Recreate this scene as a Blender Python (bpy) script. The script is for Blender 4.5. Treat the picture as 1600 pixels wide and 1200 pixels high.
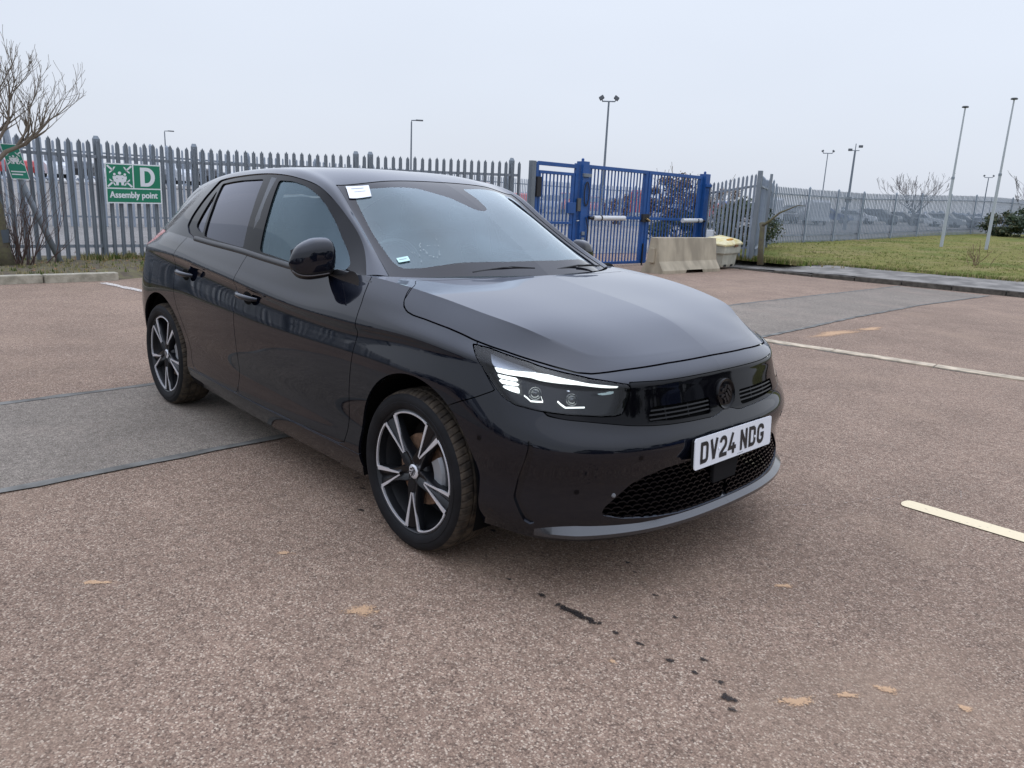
import bpy, bmesh, math, random
import numpy as np
from mathutils import Matrix, Vector, Euler

rnd = random.Random(11)
for o in list(bpy.data.objects): bpy.data.objects.remove(o)
scene = bpy.context.scene
COL = scene.collection

# ---------------------------------------------------------------- camera, sky, sun, exposure
cam_data = bpy.data.cameras.new('camera'); cam = bpy.data.objects.new('camera', cam_data); COL.objects.link(cam)
yaw, pitch, roll = 2.3742337, -0.2358472, 0.0452902
f_ = Vector((math.cos(pitch)*math.cos(yaw), math.cos(pitch)*math.sin(yaw), math.sin(pitch)))
r_ = Vector((math.sin(yaw), -math.cos(yaw), 0)); u_ = r_.cross(f_)
r2 = r_*math.cos(roll) + u_*math.sin(roll); u2 = u_*math.cos(roll) - r_*math.sin(roll)
CAM = Vector((2.1513, -2.41619, 1.29567))
cam.matrix_world = Matrix(((r2.x, u2.x, -f_.x, CAM.x), (r2.y, u2.y, -f_.y, CAM.y), (r2.z, u2.z, -f_.z, CAM.z), (0, 0, 0, 1)))
cam_data.sensor_width = 36; cam_data.lens = 1183.03/1600*36
cam_data.clip_start = .05; cam_data.clip_end = 3000
scene.camera = cam

world = bpy.data.worlds.new('World'); scene.world = world; world.use_nodes = True
wn, wl = world.node_tree.nodes, world.node_tree.links
wn.clear()
SUN_EL, SUN_AZ = math.radians(78), math.radians(110)      # direction towards the veiled sun
sky = wn.new('ShaderNodeTexSky'); sky.sky_type = 'NISHITA'; sky.sun_disc = False
sky.sun_elevation = SUN_EL; sky.sun_rotation = math.radians(90) - SUN_AZ; sky.dust_density = 3.0
bgs = wn.new('ShaderNodeBackground'); bgs.inputs[1].default_value = .018
wl.new(sky.outputs[0], bgs.inputs[0])
# the cloud layer: an even pale sheet, a little brighter overhead
tc = wn.new('ShaderNodeTexCoord'); sp = wn.new('ShaderNodeSeparateXYZ'); wl.new(tc.outputs['Generated'], sp.inputs[0])
rp = wn.new('ShaderNodeValToRGB'); wl.new(sp.outputs[2], rp.inputs[0])
e = rp.color_ramp.elements
e[0].position = 0.0; e[0].color = (.685, .735, .835, 1)
e[1].position = 1.0; e[1].color = (1.52, 1.70, 2.10, 1)
for q_, c_ in ((.06, (.70, .75, .85)), (.24, (.745, .80, .90)), (.50, (.98, 1.07, 1.29)), (.75, (1.28, 1.42, 1.76))):
    m = e.new(q_); m.color = (*c_, 1)
nz = wn.new('ShaderNodeTexNoise'); nz.inputs['Scale'].default_value = 1.6; nz.inputs['Detail'].default_value = 3
mp = wn.new('ShaderNodeMapping'); mp.inputs['Scale'].default_value = (1, 1, 3); wl.new(tc.outputs['Generated'], mp.inputs[0]); wl.new(mp.outputs[0], nz.inputs[0])
mr = wn.new('ShaderNodeMapRange'); mr.inputs[1].default_value = .3; mr.inputs[2].default_value = .7; mr.inputs[3].default_value = .935; mr.inputs[4].default_value = .995
wl.new(nz.outputs[0], mr.inputs[0])
bgc = wn.new('ShaderNodeBackground'); wl.new(rp.outputs[0], bgc.inputs[0]); wl.new(mr.outputs[0], bgc.inputs[1])
ads = wn.new('ShaderNodeAddShader'); wl.new(bgs.outputs[0], ads.inputs[0]); wl.new(bgc.outputs[0], ads.inputs[1])
wo = wn.new('ShaderNodeOutputWorld'); wl.new(ads.outputs[0], wo.inputs[0])

sun_d = bpy.data.lights.new('sun', 'SUN'); sun_d.energy = .5; sun_d.angle = math.radians(150); sun_d.color = (1, .985, .96)
sun = bpy.data.objects.new('sun', sun_d); COL.objects.link(sun)
sd_ = Vector((math.cos(SUN_EL)*math.cos(SUN_AZ), math.cos(SUN_EL)*math.sin(SUN_AZ), math.sin(SUN_EL)))
sun.rotation_euler = sd_.to_track_quat('Z', 'Y').to_euler()

scene.view_settings.view_transform = 'Standard'; scene.view_settings.look = 'None'
scene.view_settings.exposure = 0; scene.view_settings.gamma = 1; scene.view_settings.use_curve_mapping = False
scene.render.engine = 'CYCLES'; scene.cycles.use_denoising = True
scene.cycles.max_bounces = 8; scene.cycles.transparent_max_bounces = 24
# ---------------------------------------------------------------- materials
MATS = {}
def mat(name, col, rough=.6, metal=0, spec=.5, coat=0, coat_rough=.03, emit=None, emit_s=0, var=0, var_scale=8, var_col=None,
        bump=0, bump_scale=60, alpha=1, coords='Object', detail=4, stretch=None):
    if name in MATS: return MATS[name]
    m = bpy.data.materials.new(name); m.use_nodes = True; MATS[name] = m
    n, l = m.node_tree.nodes, m.node_tree.links; b = n['Principled BSDF']
    b.inputs['Base Color'].default_value = (*col, 1); b.inputs['Roughness'].default_value = rough
    b.inputs['Metallic'].default_value = metal; b.inputs['Specular IOR Level'].default_value = spec
    b.inputs['Coat Weight'].default_value = coat; b.inputs['Coat Roughness'].default_value = coat_rough
    if emit: b.inputs['Emission Color'].default_value = (*emit, 1); b.inputs['Emission Strength'].default_value = emit_s
    if var or bump:
        t = n.new('ShaderNodeTexCoord'); src = t.outputs[coords]
        if stretch:
            q = n.new('ShaderNodeMapping'); q.inputs['Scale'].default_value = stretch; l.new(src, q.inputs[0]); src = q.outputs[0]
    if var:
        z = n.new('ShaderNodeTexNoise'); z.inputs['Scale'].default_value = var_scale; z.inputs['Detail'].default_value = detail; l.new(src, z.inputs[0])
        r = n.new('ShaderNodeMapRange'); r.inputs[1].default_value = .35; r.inputs[2].default_value = .65; l.new(z.outputs[0], r.inputs[0])
        x = n.new('ShaderNodeMix'); x.data_type = 'RGBA'; l.new(r.outputs[0], x.inputs[0])
        c2 = var_col or tuple(min(1, v*(1+var)) for v in col); c1 = col if var_col else tuple(v*(1-var) for v in col)
        x.inputs[6].default_value = (*c1, 1); x.inputs[7].default_value = (*c2, 1); l.new(x.outputs[2], b.inputs['Base Color'])
    if bump:
        z = n.new('ShaderNodeTexNoise'); z.inputs['Scale'].default_value = bump_scale; z.inputs['Detail'].default_value = 5; l.new(src, z.inputs[0])
        p = n.new('ShaderNodeBump'); p.inputs['Strength'].default_value = bump; p.inputs['Distance'].default_value = .01; l.new(z.outputs[0], p.inputs['Height']); l.new(p.outputs[0], b.inputs['Normal'])
    return m

def glass(name, tint, rough=0.0, ior=1.5, refl=1.0, veil=0, veil_col=(.5,.5,.5)):
    """thin pane: a tinted see-through sheet with a mirror coat that follows Fresnel"""
    if name in MATS: return MATS[name]
    m = bpy.data.materials.new(name); m.use_nodes = True; MATS[name] = m
    n, l = m.node_tree.nodes, m.node_tree.links; n.clear()
    t = n.new('ShaderNodeBsdfTransparent'); t.inputs[0].default_value = (*tint, 1)
    g = n.new('ShaderNodeBsdfGlossy'); g.inputs['Roughness'].default_value = rough; g.inputs[0].default_value = (*(refl if hasattr(refl, '__len__') else (refl,)*3), 1)
    f = n.new('ShaderNodeFresnel'); f.inputs[0].default_value = ior
    # both faces of a pane reflect
    k = n.new('ShaderNodeMath'); k.operation = 'MULTIPLY'; k.inputs[1].default_value = 1.75; k.use_clamp = True; l.new(f.outputs[0], k.inputs[0])
    src = t.outputs[0]
    if veil:      # dust haze, tinted to stand in for light coming through the pane
        d = n.new('ShaderNodeBsdfDiffuse'); d.inputs[0].default_value = (*veil_col, 1); v = n.new('ShaderNodeMixShader'); v.inputs[0].default_value = veil
        tc2 = n.new('ShaderNodeTexCoord'); nz2 = n.new('ShaderNodeTexNoise'); nz2.inputs['Scale'].default_value = 5; nz2.inputs['Detail'].default_value = 5; l.new(tc2.outputs['Object'], nz2.inputs[0])
        mr2 = n.new('ShaderNodeMapRange'); mr2.inputs[1].default_value = .3; mr2.inputs[2].default_value = .7; mr2.inputs[3].default_value = veil*.75; mr2.inputs[4].default_value = veil*1.25; l.new(nz2.outputs[0], mr2.inputs[0]); l.new(mr2.outputs[0], v.inputs[0])
        l.new(src, v.inputs[1]); l.new(d.outputs[0], v.inputs[2]); src = v.outputs[0]
    x = n.new('ShaderNodeMixShader'); l.new(k.outputs[0], x.inputs[0]); l.new(src, x.inputs[1]); l.new(g.outputs[0], x.inputs[2])
    o = n.new('ShaderNodeOutputMaterial'); l.new(x.outputs[0], o.inputs[0])
    return m

# ---------------------------------------------------------------- objects
def tag(o, label=None, cat=None, group=None, kind=None):
    if label: o['label'] = label
    if cat: o['category'] = cat
    if group: o['group'] = group
    if kind: o['kind'] = kind
    return o
def empty(name, loc, rz=0, label=None, cat=None, group=None):
    o = bpy.data.objects.new(name, None); COL.objects.link(o); o.location = loc; o.rotation_euler = (0, 0, rz)
    o.empty_display_size = .1
    return tag(o, label, cat, group)
def link(name, me, parent=None, local=False):
    """geometry given in world coordinates unless local"""
    o = bpy.data.objects.new(name, me); COL.objects.link(o)
    if parent is not None:
        o.parent = parent
        if not local:
            M = wmat(parent); o.matrix_parent_inverse = M.inverted()
    return o
def wmat(o):
    M = Matrix.Translation(o.location) @ o.rotation_euler.to_matrix().to_4x4() @ Matrix.Diagonal((*o.scale, 1))
    if o.parent is not None: return wmat(o.parent) @ o.matrix_parent_inverse @ M
    return M
def copy_tree(o, parent=None):
    c = o.copy(); COL.objects.link(c)
    if parent is not None: c.parent = parent; c.matrix_parent_inverse = o.matrix_parent_inverse.copy()
    for ch in list(o.children): copy_tree(ch, c)
    return c

class MB:
    def __init__(s): s.v = []; s.f = []; s.m = []; s.k = 0
    def add(s, v, f, m=None):
        b = len(s.v); s.v += [tuple(p) for p in v]; s.f += [tuple(b+i for i in q) for q in f]; s.m += [s.k if m is None else m]*len(f); return s
    def box(s, c, d, rz=0, rx=0, ry=0, taper=1):
        M = Euler((rx, ry, rz)).to_matrix(); x, y, z = d[0]/2, d[1]/2, d[2]/2
        P = [(-x,-y,-z),(x,-y,-z),(x,y,-z),(-x,y,-z),(-x*taper,-y*taper,z),(x*taper,-y*taper,z),(x*taper,y*taper,z),(-x*taper,y*taper,z)]
        return s.add([Vector(c)+M@Vector(p) for p in P], [(0,3,2,1),(4,5,6,7),(0,1,5,4),(1,2,6,5),(2,3,7,6),(3,0,4,7)])
    def tube(s, pts, rad, n=8, caps=True):
        pts = [Vector(p) for p in pts]; R = rad if hasattr(rad, '__len__') else [rad]*len(pts)
        V = []; prev = None
        for i, p in enumerate(pts):
            d = (pts[min(i+1, len(pts)-1)] - pts[max(i-1, 0)]).normalized()
            if prev is None:
                a = d.cross(Vector((0,0,1)) if abs(d.z) < .9 else Vector((1,0,0))).normalized()
            else: a = (prev - d*prev.dot(d)).normalized()
            prev = a; b = d.cross(a)
            for k in range(n):
                t = 2*math.pi*k/n; V.append(p + (a*math.cos(t)+b*math.sin(t))*R[i])
        F = []
        for i in range(len(pts)-1):
            for k in range(n): F.append((i*n+k, i*n+(k+1) % n, (i+1)*n+(k+1) % n, (i+1)*n+k))
        if caps: F += [tuple(range(n))[::-1], tuple((len(pts)-1)*n+k for k in range(n))]
        return s.add(V, F)
    def lathe(s, prof, c=(0,0,0), axis='z', n=24, closed=False):
        """prof: (radius, height) list"""
        V = []
        for r, h in prof:
            for k in range(n):
                t = 2*math.pi*k/n; x, y = r*math.cos(t), r*math.sin(t)
                V.append((c[0]+x, c[1]+y, c[2]+h) if axis == 'z' else (c[0]+x, c[1]+h, c[2]+y) if axis == 'y' else (c[0]+h, c[1]+x, c[2]+y))
        F = []; m = len(prof)
        for i in range(m-1):
            for k in range(n): F.append((i*n+k, i*n+(k+1) % n, (i+1)*n+(k+1) % n, (i+1)*n+k))
        if closed: F += [tuple(range(n))[::-1], tuple((m-1)*n+k for k in range(n))]
        return s.add(V, F)
    def prism(s, poly, o, ex, ey, ez, depth, bev=0):
        """poly in the plane o + a*ex + b*ey, extruded by depth along ez"""
        o, ex, ey, ez = Vector(o), Vector(ex), Vector(ey), Vector(ez); n = len(poly)
        A = [o+ex*a+ey*b for a, b in poly]
        V = A + [p+ez*depth for p in A]
        F = [tuple(range(n))[::-1], tuple(range(n, 2*n))] + [(i, (i+1) % n, n+(i+1) % n, n+i) for i in range(n)]
        return s.add(V, F)
    def grid(s, G):
        G = np.asarray(G); h, w = G.shape[:2]; V = G.reshape(-1, 3).tolist()
        return s.add(V, [(i*w+j, i*w+j+1, (i+1)*w+j+1, (i+1)*w+j) for i in range(h-1) for j in range(w-1)])
    def build(s, name, mats, parent=None, smooth=False, local=False, bevel=0, fix=True, seg=2):
        me = bpy.data.meshes.new(name); me.from_pydata([tuple(p) for p in s.v], [], s.f)
        if not isinstance(mats, (list, tuple)): mats = [mats]
        for q in mats: me.materials.append(q)
        if len(mats) > 1: me.polygons.foreach_set('material_index', s.m)
        if fix:
            bm = bmesh.new(); bm.from_mesh(me); bmesh.ops.recalc_face_normals(bm, faces=bm.faces); bm.to_mesh(me); bm.free()
        if smooth:
            me.polygons.foreach_set('use_smooth', [True]*len(me.polygons))
            if smooth is not True: me.set_sharp_from_angle(angle=math.radians(smooth))
        me.update()
        o = link(name, me, parent, local)
        if bevel:
            q = o.modifiers.new('bevel', 'BEVEL'); q.width = bevel; q.segments = seg; q.limit_method = 'ANGLE'; q.angle_limit = math.radians(30)
        return o

def text_mesh(s, size, shear=0):
    c = bpy.data.curves.new('lettering', 'FONT'); c.body = s; c.size = size; c.align_x = 'LEFT'; c.resolution_u = 3
    o = bpy.data.objects.new('lettering', c); COL.objects.link(o)
    dg = bpy.context.evaluated_depsgraph_get(); dg.update()
    me = bpy.data.meshes.new_from_object(o.evaluated_get(dg)); bpy.data.objects.remove(o); bpy.data.curves.remove(c)
    return me
import numpy as np
# ---------------------------------------------------------------- car surface maths
def dense_curve(P, nseg, t=None):
    """interpolate points P (n,3) with a C1 cubic; nseg samples per segment"""
    P = np.asarray(P, float); n = len(P)
    d = np.linalg.norm(np.diff(P, axis=0), axis=1) ** 0.75 + 1e-9
    m = np.zeros_like(P)
    s = np.diff(P, axis=0) / d[:, None]
    for i in range(1, n - 1):
        m[i] = (s[i - 1] * d[i] + s[i] * d[i - 1]) / (d[i - 1] + d[i])
    m[0] = 1.5 * s[0] - .5 * m[1] if n > 2 else s[0]
    m[-1] = 1.5 * s[-1] - .5 * m[-2] if n > 2 else s[-1]
    out = []
    for i in range(n - 1):
        k = nseg[i] if hasattr(nseg, '__len__') else nseg
        tt = np.linspace(0, 1, k + 1)
        if i < n - 2: tt = tt[:-1]
        h = d[i]; a = tt[:, None]
        out.append((2*a**3 - 3*a**2 + 1) * P[i] + (a**3 - 2*a**2 + a) * h * m[i]
                   + (-2*a**3 + 3*a**2) * P[i+1] + (a**3 - a**2) * h * m[i+1])
    return np.concatenate(out)

def loft(rows, nu, nv, smu=6, smv=3, symu0=False, symu1=False):
    """rows: list of control rows (bottom to top), all the same length. returns grid [row, col, 3]"""
    R = [dense_curve(r, nu) for r in rows]
    R = np.stack(R)                                  # (levels, cols, 3)
    G = np.stack([dense_curve(R[:, j], nv) for j in range(R.shape[1])], 1)
    def sm(G, axis, n):
        for _ in range(n):
            H = G.copy(); A = np.moveaxis(G, axis, 0); B = np.moveaxis(H, axis, 0)
            B[1:-1] = .25 * A[:-2] + .5 * A[1:-1] + .25 * A[2:]
            G = H
        return G
    top, bot = G[-1].copy(), G[0].copy()
    lft, rgt = G[:, 0].copy(), G[:, -1].copy()
    G = sm(G, 1, smu); G = sm(G, 0, smv)
    G[-1] = top; G[0] = bot
    G[:, 0] = lft; G[:, -1] = rgt
    return G

# control net of the half body; y is the half width here (positive)
P1_ROWS = [
 # L0 bottom edge
 [(.80,0,.226),(.785,.28,.224),(.75,.46,.222),(.668,.64,.222),(.57,.745,.228),(.43,.80,.235),(.2,.81,.215),(0,.81,.20),(-.42,.815,.185),(-.75,.82,.19),(-1.2,.82,.195),(-1.45,.82,.20),(-1.83,.815,.21),(-2.137,.81,.215),(-2.4,.80,.22),(-2.62,.79,.24),(-2.82,.78,.26),(-3.03,.70,.28),(-3.17,.5,.29),(-3.22,.25,.29),(-3.23,0,.29)],
 # L1 lip top / sill edge
 [(.812,0,.285),(.797,.28,.285),(.755,.46,.285),(.67,.64,.288),(.57,.755,.292),(.44,.82,.295),(.2,.85,.295),(0,.86,.294),(-.42,.862,.292),(-.75,.864,.292),(-1.2,.864,.294),(-1.45,.862,.297),(-1.83,.855,.305),(-2.137,.845,.312),(-2.4,.84,.32),(-2.62,.835,.325),(-2.82,.815,.33),(-3.04,.72,.34),(-3.19,.5,.34),(-3.24,.25,.34),(-3.25,0,.34)],
 # L2
 [(.792,0,.41),(.777,.28,.41),(.738,.46,.41),(.663,.63,.41),(.578,.735,.41),(.44,.812,.41),(.2,.846,.41),(0,.855,.41),(-.42,.852,.41),(-.75,.853,.41),(-1.2,.853,.41),(-1.45,.852,.41),(-1.83,.846,.42),(-2.137,.84,.42),(-2.4,.84,.43),(-2.62,.84,.43),(-2.82,.825,.43),(-3.04,.745,.43),(-3.19,.54,.43),(-3.245,.27,.43),(-3.255,0,.43)],
 # L3 crease of the bumper
 [(.808,0,.528),(.797,.28,.526),(.762,.46,.524),(.692,.62,.526),(.61,.735,.53),(.46,.822,.535),(.2,.860,.545),(0,.872,.55),(-.42,.866,.55),(-.75,.868,.55),(-1.2,.868,.55),(-1.45,.866,.55),(-1.83,.859,.56),(-2.137,.852,.57),(-2.4,.853,.57),(-2.62,.852,.57),(-2.82,.836,.57),(-3.03,.76,.57),(-3.17,.58,.57),(-3.23,.3,.57),(-3.24,0,.57)],
 # L4 lower edge of the black front panel
 [(.778,0,.598),(.766,.28,.595),(.728,.46,.594),(.652,.62,.606),(.568,.725,.63),(.42,.808,.66),(.2,.856,.68),(0,.872,.69),(-.42,.872,.69),(-.75,.876,.69),(-1.2,.877,.69),(-1.45,.875,.70),(-1.83,.867,.71),(-2.137,.858,.72),(-2.4,.855,.72),(-2.62,.85,.72),(-2.82,.832,.72),(-3.0,.76,.72),(-3.13,.58,.72),(-3.19,.3,.72),(-3.20,0,.72)],
 # L5 shoulder crease / upper seam of the panel
 [(.740,0,.737),(.728,.28,.733),(.688,.46,.730),(.612,.60,.738),(.53,.695,.752),(.40,.778,.775),(.2,.832,.80),(0,.852,.815),(-.42,.868,.806),(-.75,.873,.815),(-1.2,.873,.845),(-1.45,.87,.868),(-1.83,.862,.895),(-2.137,.852,.915),(-2.4,.842,.925),(-2.62,.828,.93),(-2.82,.80,.932),(-2.97,.715,.93),(-3.08,.5,.925),(-3.13,.25,.92),(-3.14,0,.92)],
 # L6 bonnet gap / between shoulder and belt
 [(.692,0,.783),(.678,.28,.778),(.642,.45,.770),(.592,.565,.764),(.487,.66,.788),(.366,.735,.815),(.2,.785,.85),(0,.803,.878),(-.42,.822,.905),(-.75,.838,.888),(-1.2,.842,.912),(-1.45,.84,.932),(-1.83,.833,.957),(-2.137,.825,.975),(-2.4,.812,.985),(-2.62,.79,.99),(-2.82,.745,.988),(-2.95,.675,.98),(-3.05,.47,.97),(-3.10,.25,.96),(-3.11,0,.96)],
 # L7 ridge / belt
 [(.653,0,.808),(.636,.26,.805),(.60,.41,.8035),(.545,.512,.812),(.455,.58,.8465),(.355,.645,.887),(.20,.695,.92),(0,.725,.952),(-.445,.758,.986),(-.75,.80,.968),(-1.2,.80,.982),(-1.45,.80,.998),(-1.83,.798,1.012),(-2.137,.79,1.025),(-2.4,.775,1.035),(-2.62,.745,1.04),(-2.80,.70,1.038),(-2.90,.66,1.03),(-3.03,.45,1.01),(-3.08,.25,1.0),(-3.10,0,.995)],
]
P1_NU = [22,16,16,14,14,18,18,34,28,36,22,30,26,22,20,18,18,18,20,20]
# a hollow just under the shoulder crease of the doors
_w = [0,0,0,0,0,0,.15,.45,.85,1,1,1,1,.9,.6,.3,.1,0,0,0,0]
P1_ROWS.insert(5, [tuple(((1-w)*(.15*a[k]+.85*b[k])+w*(b[k]+(0, -.0115, -.021)[k])) for k in range(3)) for a, b, w in zip(P1_ROWS[4], P1_ROWS[5], _w)])
P1_NV = [8,11,11,7,13,5,12,11]
RAIL = [(-.445,.745,.986),(-.615,.654,1.100),(-.800,.623,1.213),(-1.012,.622,1.324),(-1.215,.624,1.363),(-1.45,.620,1.38),(-1.83,.612,1.369),(-2.137,.607,1.34),(-2.40,.613,1.28),(-2.62,.628,1.19),(-2.80,.65,1.09),(-2.90,.66,1.03)]
WROW = [(-.395,.668,.984),(-.585,.621,1.084),(-.790,.580,1.207),(-1.000,.548,1.337),(-1.2,.535,1.394),(-1.45,.522,1.412),(-1.83,.512,1.407),(-2.15,.505,1.388),(-2.43,.50,1.355),(-2.70,.49,1.30),(-2.87,.50,1.18),(-2.97,.54,1.02)]
MROW = [(-.215,.36,.993),(-.45,.34,1.128),(-.69,.32,1.262),(-.94,.30,1.368),(-1.17,.29,1.417),(-1.45,.28,1.428),(-1.83,.275,1.425),(-2.15,.27,1.409),(-2.45,.27,1.38),(-2.74,.27,1.335),(-2.93,.27,1.20),(-3.07,.28,1.002)]
CROW = [(-.15,0,.992),(-.39,0,1.130),(-.65,0,1.272),(-.912,0,1.376),(-1.15,0,1.420),(-1.45,0,1.433),(-1.83,0,1.431),(-2.15,0,1.416),(-2.45,0,1.388),(-2.75,0,1.345),(-2.95,0,1.205),(-3.10,0,.995)]
P3_NU = [36,36,36,20,20,24,22,20,18,16,14]
HOOD = [ # stations from the nose back, each from the ridge inward
 None,
 [(.455,.58,.8465),(.475,.43,.862),(.495,.20,.8695),(.505,0,.8815)],
 [(.355,.645,.887),(.36,.46,.898),(.37,.22,.9035),(.375,0,.9135)],
 [(.20,.695,.92),(.2,.48,.931),(.2,.22,.935),(.2,0,.942)],
 [(0,.725,.952),(0,.5,.961),(0,.24,.965),(0,0,.970)],
 [(-.445,.758,.986),(-.30,.56,.984),(-.19,.28,.988),(-.15,0,.992)],
]

def car_surfaces():
    P1 = loft(P1_ROWS, P1_NU, P1_NV, smu=12, smv=1)
    # column parameter of every dense column
    u = []
    for i, k in enumerate(P1_NU): u += list(i + np.arange(k) / k)
    u = np.array(u + [len(P1_NU)])
    rail = dense_curve(RAIL, P3_NU)
    top = P1[-1]
    j0 = int(np.argmin(np.abs(u - 8))); j1 = int(np.argmin(np.abs(u - 17)))
    seg = top[j0:j1 + 1]
    belt = np.zeros_like(rail)
    xs = rail[:, 0]
    o = np.argsort(seg[:, 0])
    for k in range(3): belt[:, k] = np.interp(xs, seg[o, 0], seg[o, k])
    belt[0] = rail[0]; belt[-1] = rail[-1]
    n2 = 34
    t = np.linspace(0, 1, n2)[:, None, None]
    P2 = belt[None] * (1 - t) + rail[None] * t
    P2[..., 1] += .018 * (4 * t * (1 - t))[..., 0] * np.clip((rail[:, 2] - belt[:, 2]) / .3, 0, 1)
    R = np.array(RAIL); W = np.array(WROW)
    mid = .5 * R + .5 * W
    mid += .5 * np.array([(.012,.012,.010),(.008,.014,.014),(.006,.014,.016),(.003,.012,.018),(0,.012,.020),(0,.012,.018),(0,.012,.017),(0,.012,.018),(-.004,.012,.02),(-.01,.014,.02),(-.012,.016,.014),(-.01,.014,.004)])
    P3 = loft([RAIL, mid, WROW, MROW, CROW], P3_NU, [6, 6, 36, 40], smu=8, smv=2)
    # bonnet
    jc = [int(np.argmin(np.abs(u - c))) for c in range(9)]
    nn = [P1_NU[2], P1_NU[1], P1_NU[0]]
    front = top[:jc[3] + 1][::-1]                       # corner -> centre
    rows = [front] + [dense_curve(h, nn) for h in HOOD[1:]]
    rows = np.stack(rows)
    nl = P1_NU[3:8]
    H = np.stack([dense_curve(rows[:, j], nl) for j in range(rows.shape[1])], 1)
    H[:, 0] = top[jc[3]:jc[8] + 1]
    for _ in range(26):
        K = H.copy(); K[1:-1, 1:-1] = .5 * H[1:-1, 1:-1] + .125 * (H[:-2, 1:-1] + H[2:, 1:-1] + H[1:-1, :-2] + H[1:-1, 2:])
        K[1:-1, -1] = .5 * H[1:-1, -1] + .25 * (H[:-2, -1] + H[2:, -1])
        H = K
    return dict(P1=P1, u=u, P2=P2, P3=P3, H=H)
# ---------------------------------------------------------------- ground and terrain
def sstep(a, b, x): t = min(1, max(0, (x-a)/(b-a))); return t*t*(3-2*t)
def terrain(x, y):
    h = .017*max(0, min(70, -15-x)) + .006*max(0, min(60, y-30))
    return h
def asphalt_mat(name, cols, big=(.82, 1.10), scale=185, rough=.88, bump=.9, stain=None):
    m = bpy.data.materials.new(name); m.use_nodes = True; n, l = m.node_tree.nodes, m.node_tree.links; b = n['Principled BSDF']
    t = n.new('ShaderNodeTexCoord'); src = t.outputs['Object']
    v = n.new('ShaderNodeTexVoronoi'); v.inputs['Scale'].default_value = scale; v.inputs['Randomness'].default_value = 1; l.new(src, v.inputs['Vector'])
    sx = n.new('ShaderNodeSeparateColor'); l.new(v.outputs['Color'], sx.inputs[0])
    r = n.new('ShaderNodeValToRGB'); l.new(sx.outputs[0], r.inputs[0]); e = r.color_ramp.elements
    e[0].position = 0; e[0].color = (*cols[0], 1); e[1].position = 1; e[1].color = (*cols[-1], 1)
    for i, c in enumerate(cols[1:-1]): q = e.new((i+1)/(len(cols)-1)); q.color = (*c, 1)
    # binder between chips
    d = n.new('ShaderNodeMapRange'); d.inputs[1].default_value = .35; d.inputs[2].default_value = .62; d.inputs[3].default_value = 0; d.inputs[4].default_value = .30; l.new(v.outputs['Distance'], d.inputs[0])
    x = n.new('ShaderNodeMix'); x.data_type = 'RGBA'; l.new(d.outputs[0], x.inputs[0]); l.new(r.outputs[0], x.inputs[6]); x.inputs[7].default_value = (*[c*.35 for c in cols[0]], 1)
    last = x.outputs[2]
    for sc, lo, hi, det in ((.35, big[0], big[1], 6), (2.3, .90, 1.10, 8), (24, .86, 1.14, 4)):
        z = n.new('ShaderNodeTexNoise'); z.inputs['Scale'].default_value = sc; z.inputs['Detail'].default_value = det; l.new(src, z.inputs[0])
        mr = n.new('ShaderNodeMapRange'); mr.inputs[1].default_value = .3; mr.inputs[2].default_value = .7; mr.inputs[3].default_value = lo; mr.inputs[4].default_value = hi; l.new(z.outputs[0], mr.inputs[0])
        k = n.new('ShaderNodeVectorMath'); k.operation = 'SCALE'; l.new(last, k.inputs[0]); l.new(mr.outputs[0], k.inputs['Scale']); last = k.outputs[0]
    if stain:   # pale dusty drifts
        z = n.new('ShaderNodeTexNoise'); z.inputs['Scale'].default_value = .9; z.inputs['Detail'].default_value = 9; z.inputs['Roughness'].default_value = .65; l.new(src, z.inputs[0])
        mr = n.new('ShaderNodeMapRange'); mr.inputs[1].default_value = .52; mr.inputs[2].default_value = .75; mr.inputs[4].default_value = .55; l.new(z.outputs[0], mr.inputs[0])
        k = n.new('ShaderNodeMix'); k.data_type = 'RGBA'; l.new(mr.outputs[0], k.inputs[0]); l.new(last, k.inputs[6]); k.inputs[7].default_value = (*stain, 1); last = k.outputs[2]
    l.new(last, b.inputs['Base Color']); b.inputs['Roughness'].default_value = rough; b.inputs['Specular IOR Level'].default_value = .25
    z = n.new('ShaderNodeTexNoise'); z.inputs['Scale'].default_value = 320; z.inputs['Detail'].default_value = 2; l.new(src, z.inputs[0])
    inv = n.new('ShaderNodeMath'); inv.operation = 'SUBTRACT'; inv.inputs[0].default_value = 1; l.new(v.outputs['Distance'], inv.inputs[1])
    ad = n.new('ShaderNodeMath'); ad.operation = 'MULTIPLY_ADD'; l.new(z.outputs[0], ad.inputs[0]); ad.inputs[1].default_value = .4; l.new(inv.outputs[0], ad.inputs[2])
    p = n.new('ShaderNodeBump'); p.inputs['Strength'].default_value = bump; p.inputs['Distance'].default_value = .0035; l.new(ad.outputs[0], p.inputs['Height']); l.new(p.outputs[0], b.inputs['Normal'])
    return m
ASPH = asphalt_mat('reddish_asphalt', [(.134,.093,.071),(.239,.163,.119),(.316,.215,.156),(.290,.203,.151),(.394,.283,.208),(.56,.448,.346)], stain=(.365,.262,.185))
TAR = asphalt_mat('grey_patch_asphalt', [(.142,.120,.098),(.198,.167,.136),(.252,.214,.174),(.303,.258,.211),(.385,.335,.28)], big=(.86, 1.12), scale=210, bump=.5, stain=(.285,.215,.172))
GREYASPH = asphalt_mat('grey_yard_asphalt', [(.17,.16,.148),(.23,.215,.20),(.29,.272,.25),(.35,.33,.31)], scale=90, bump=.3)
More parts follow.
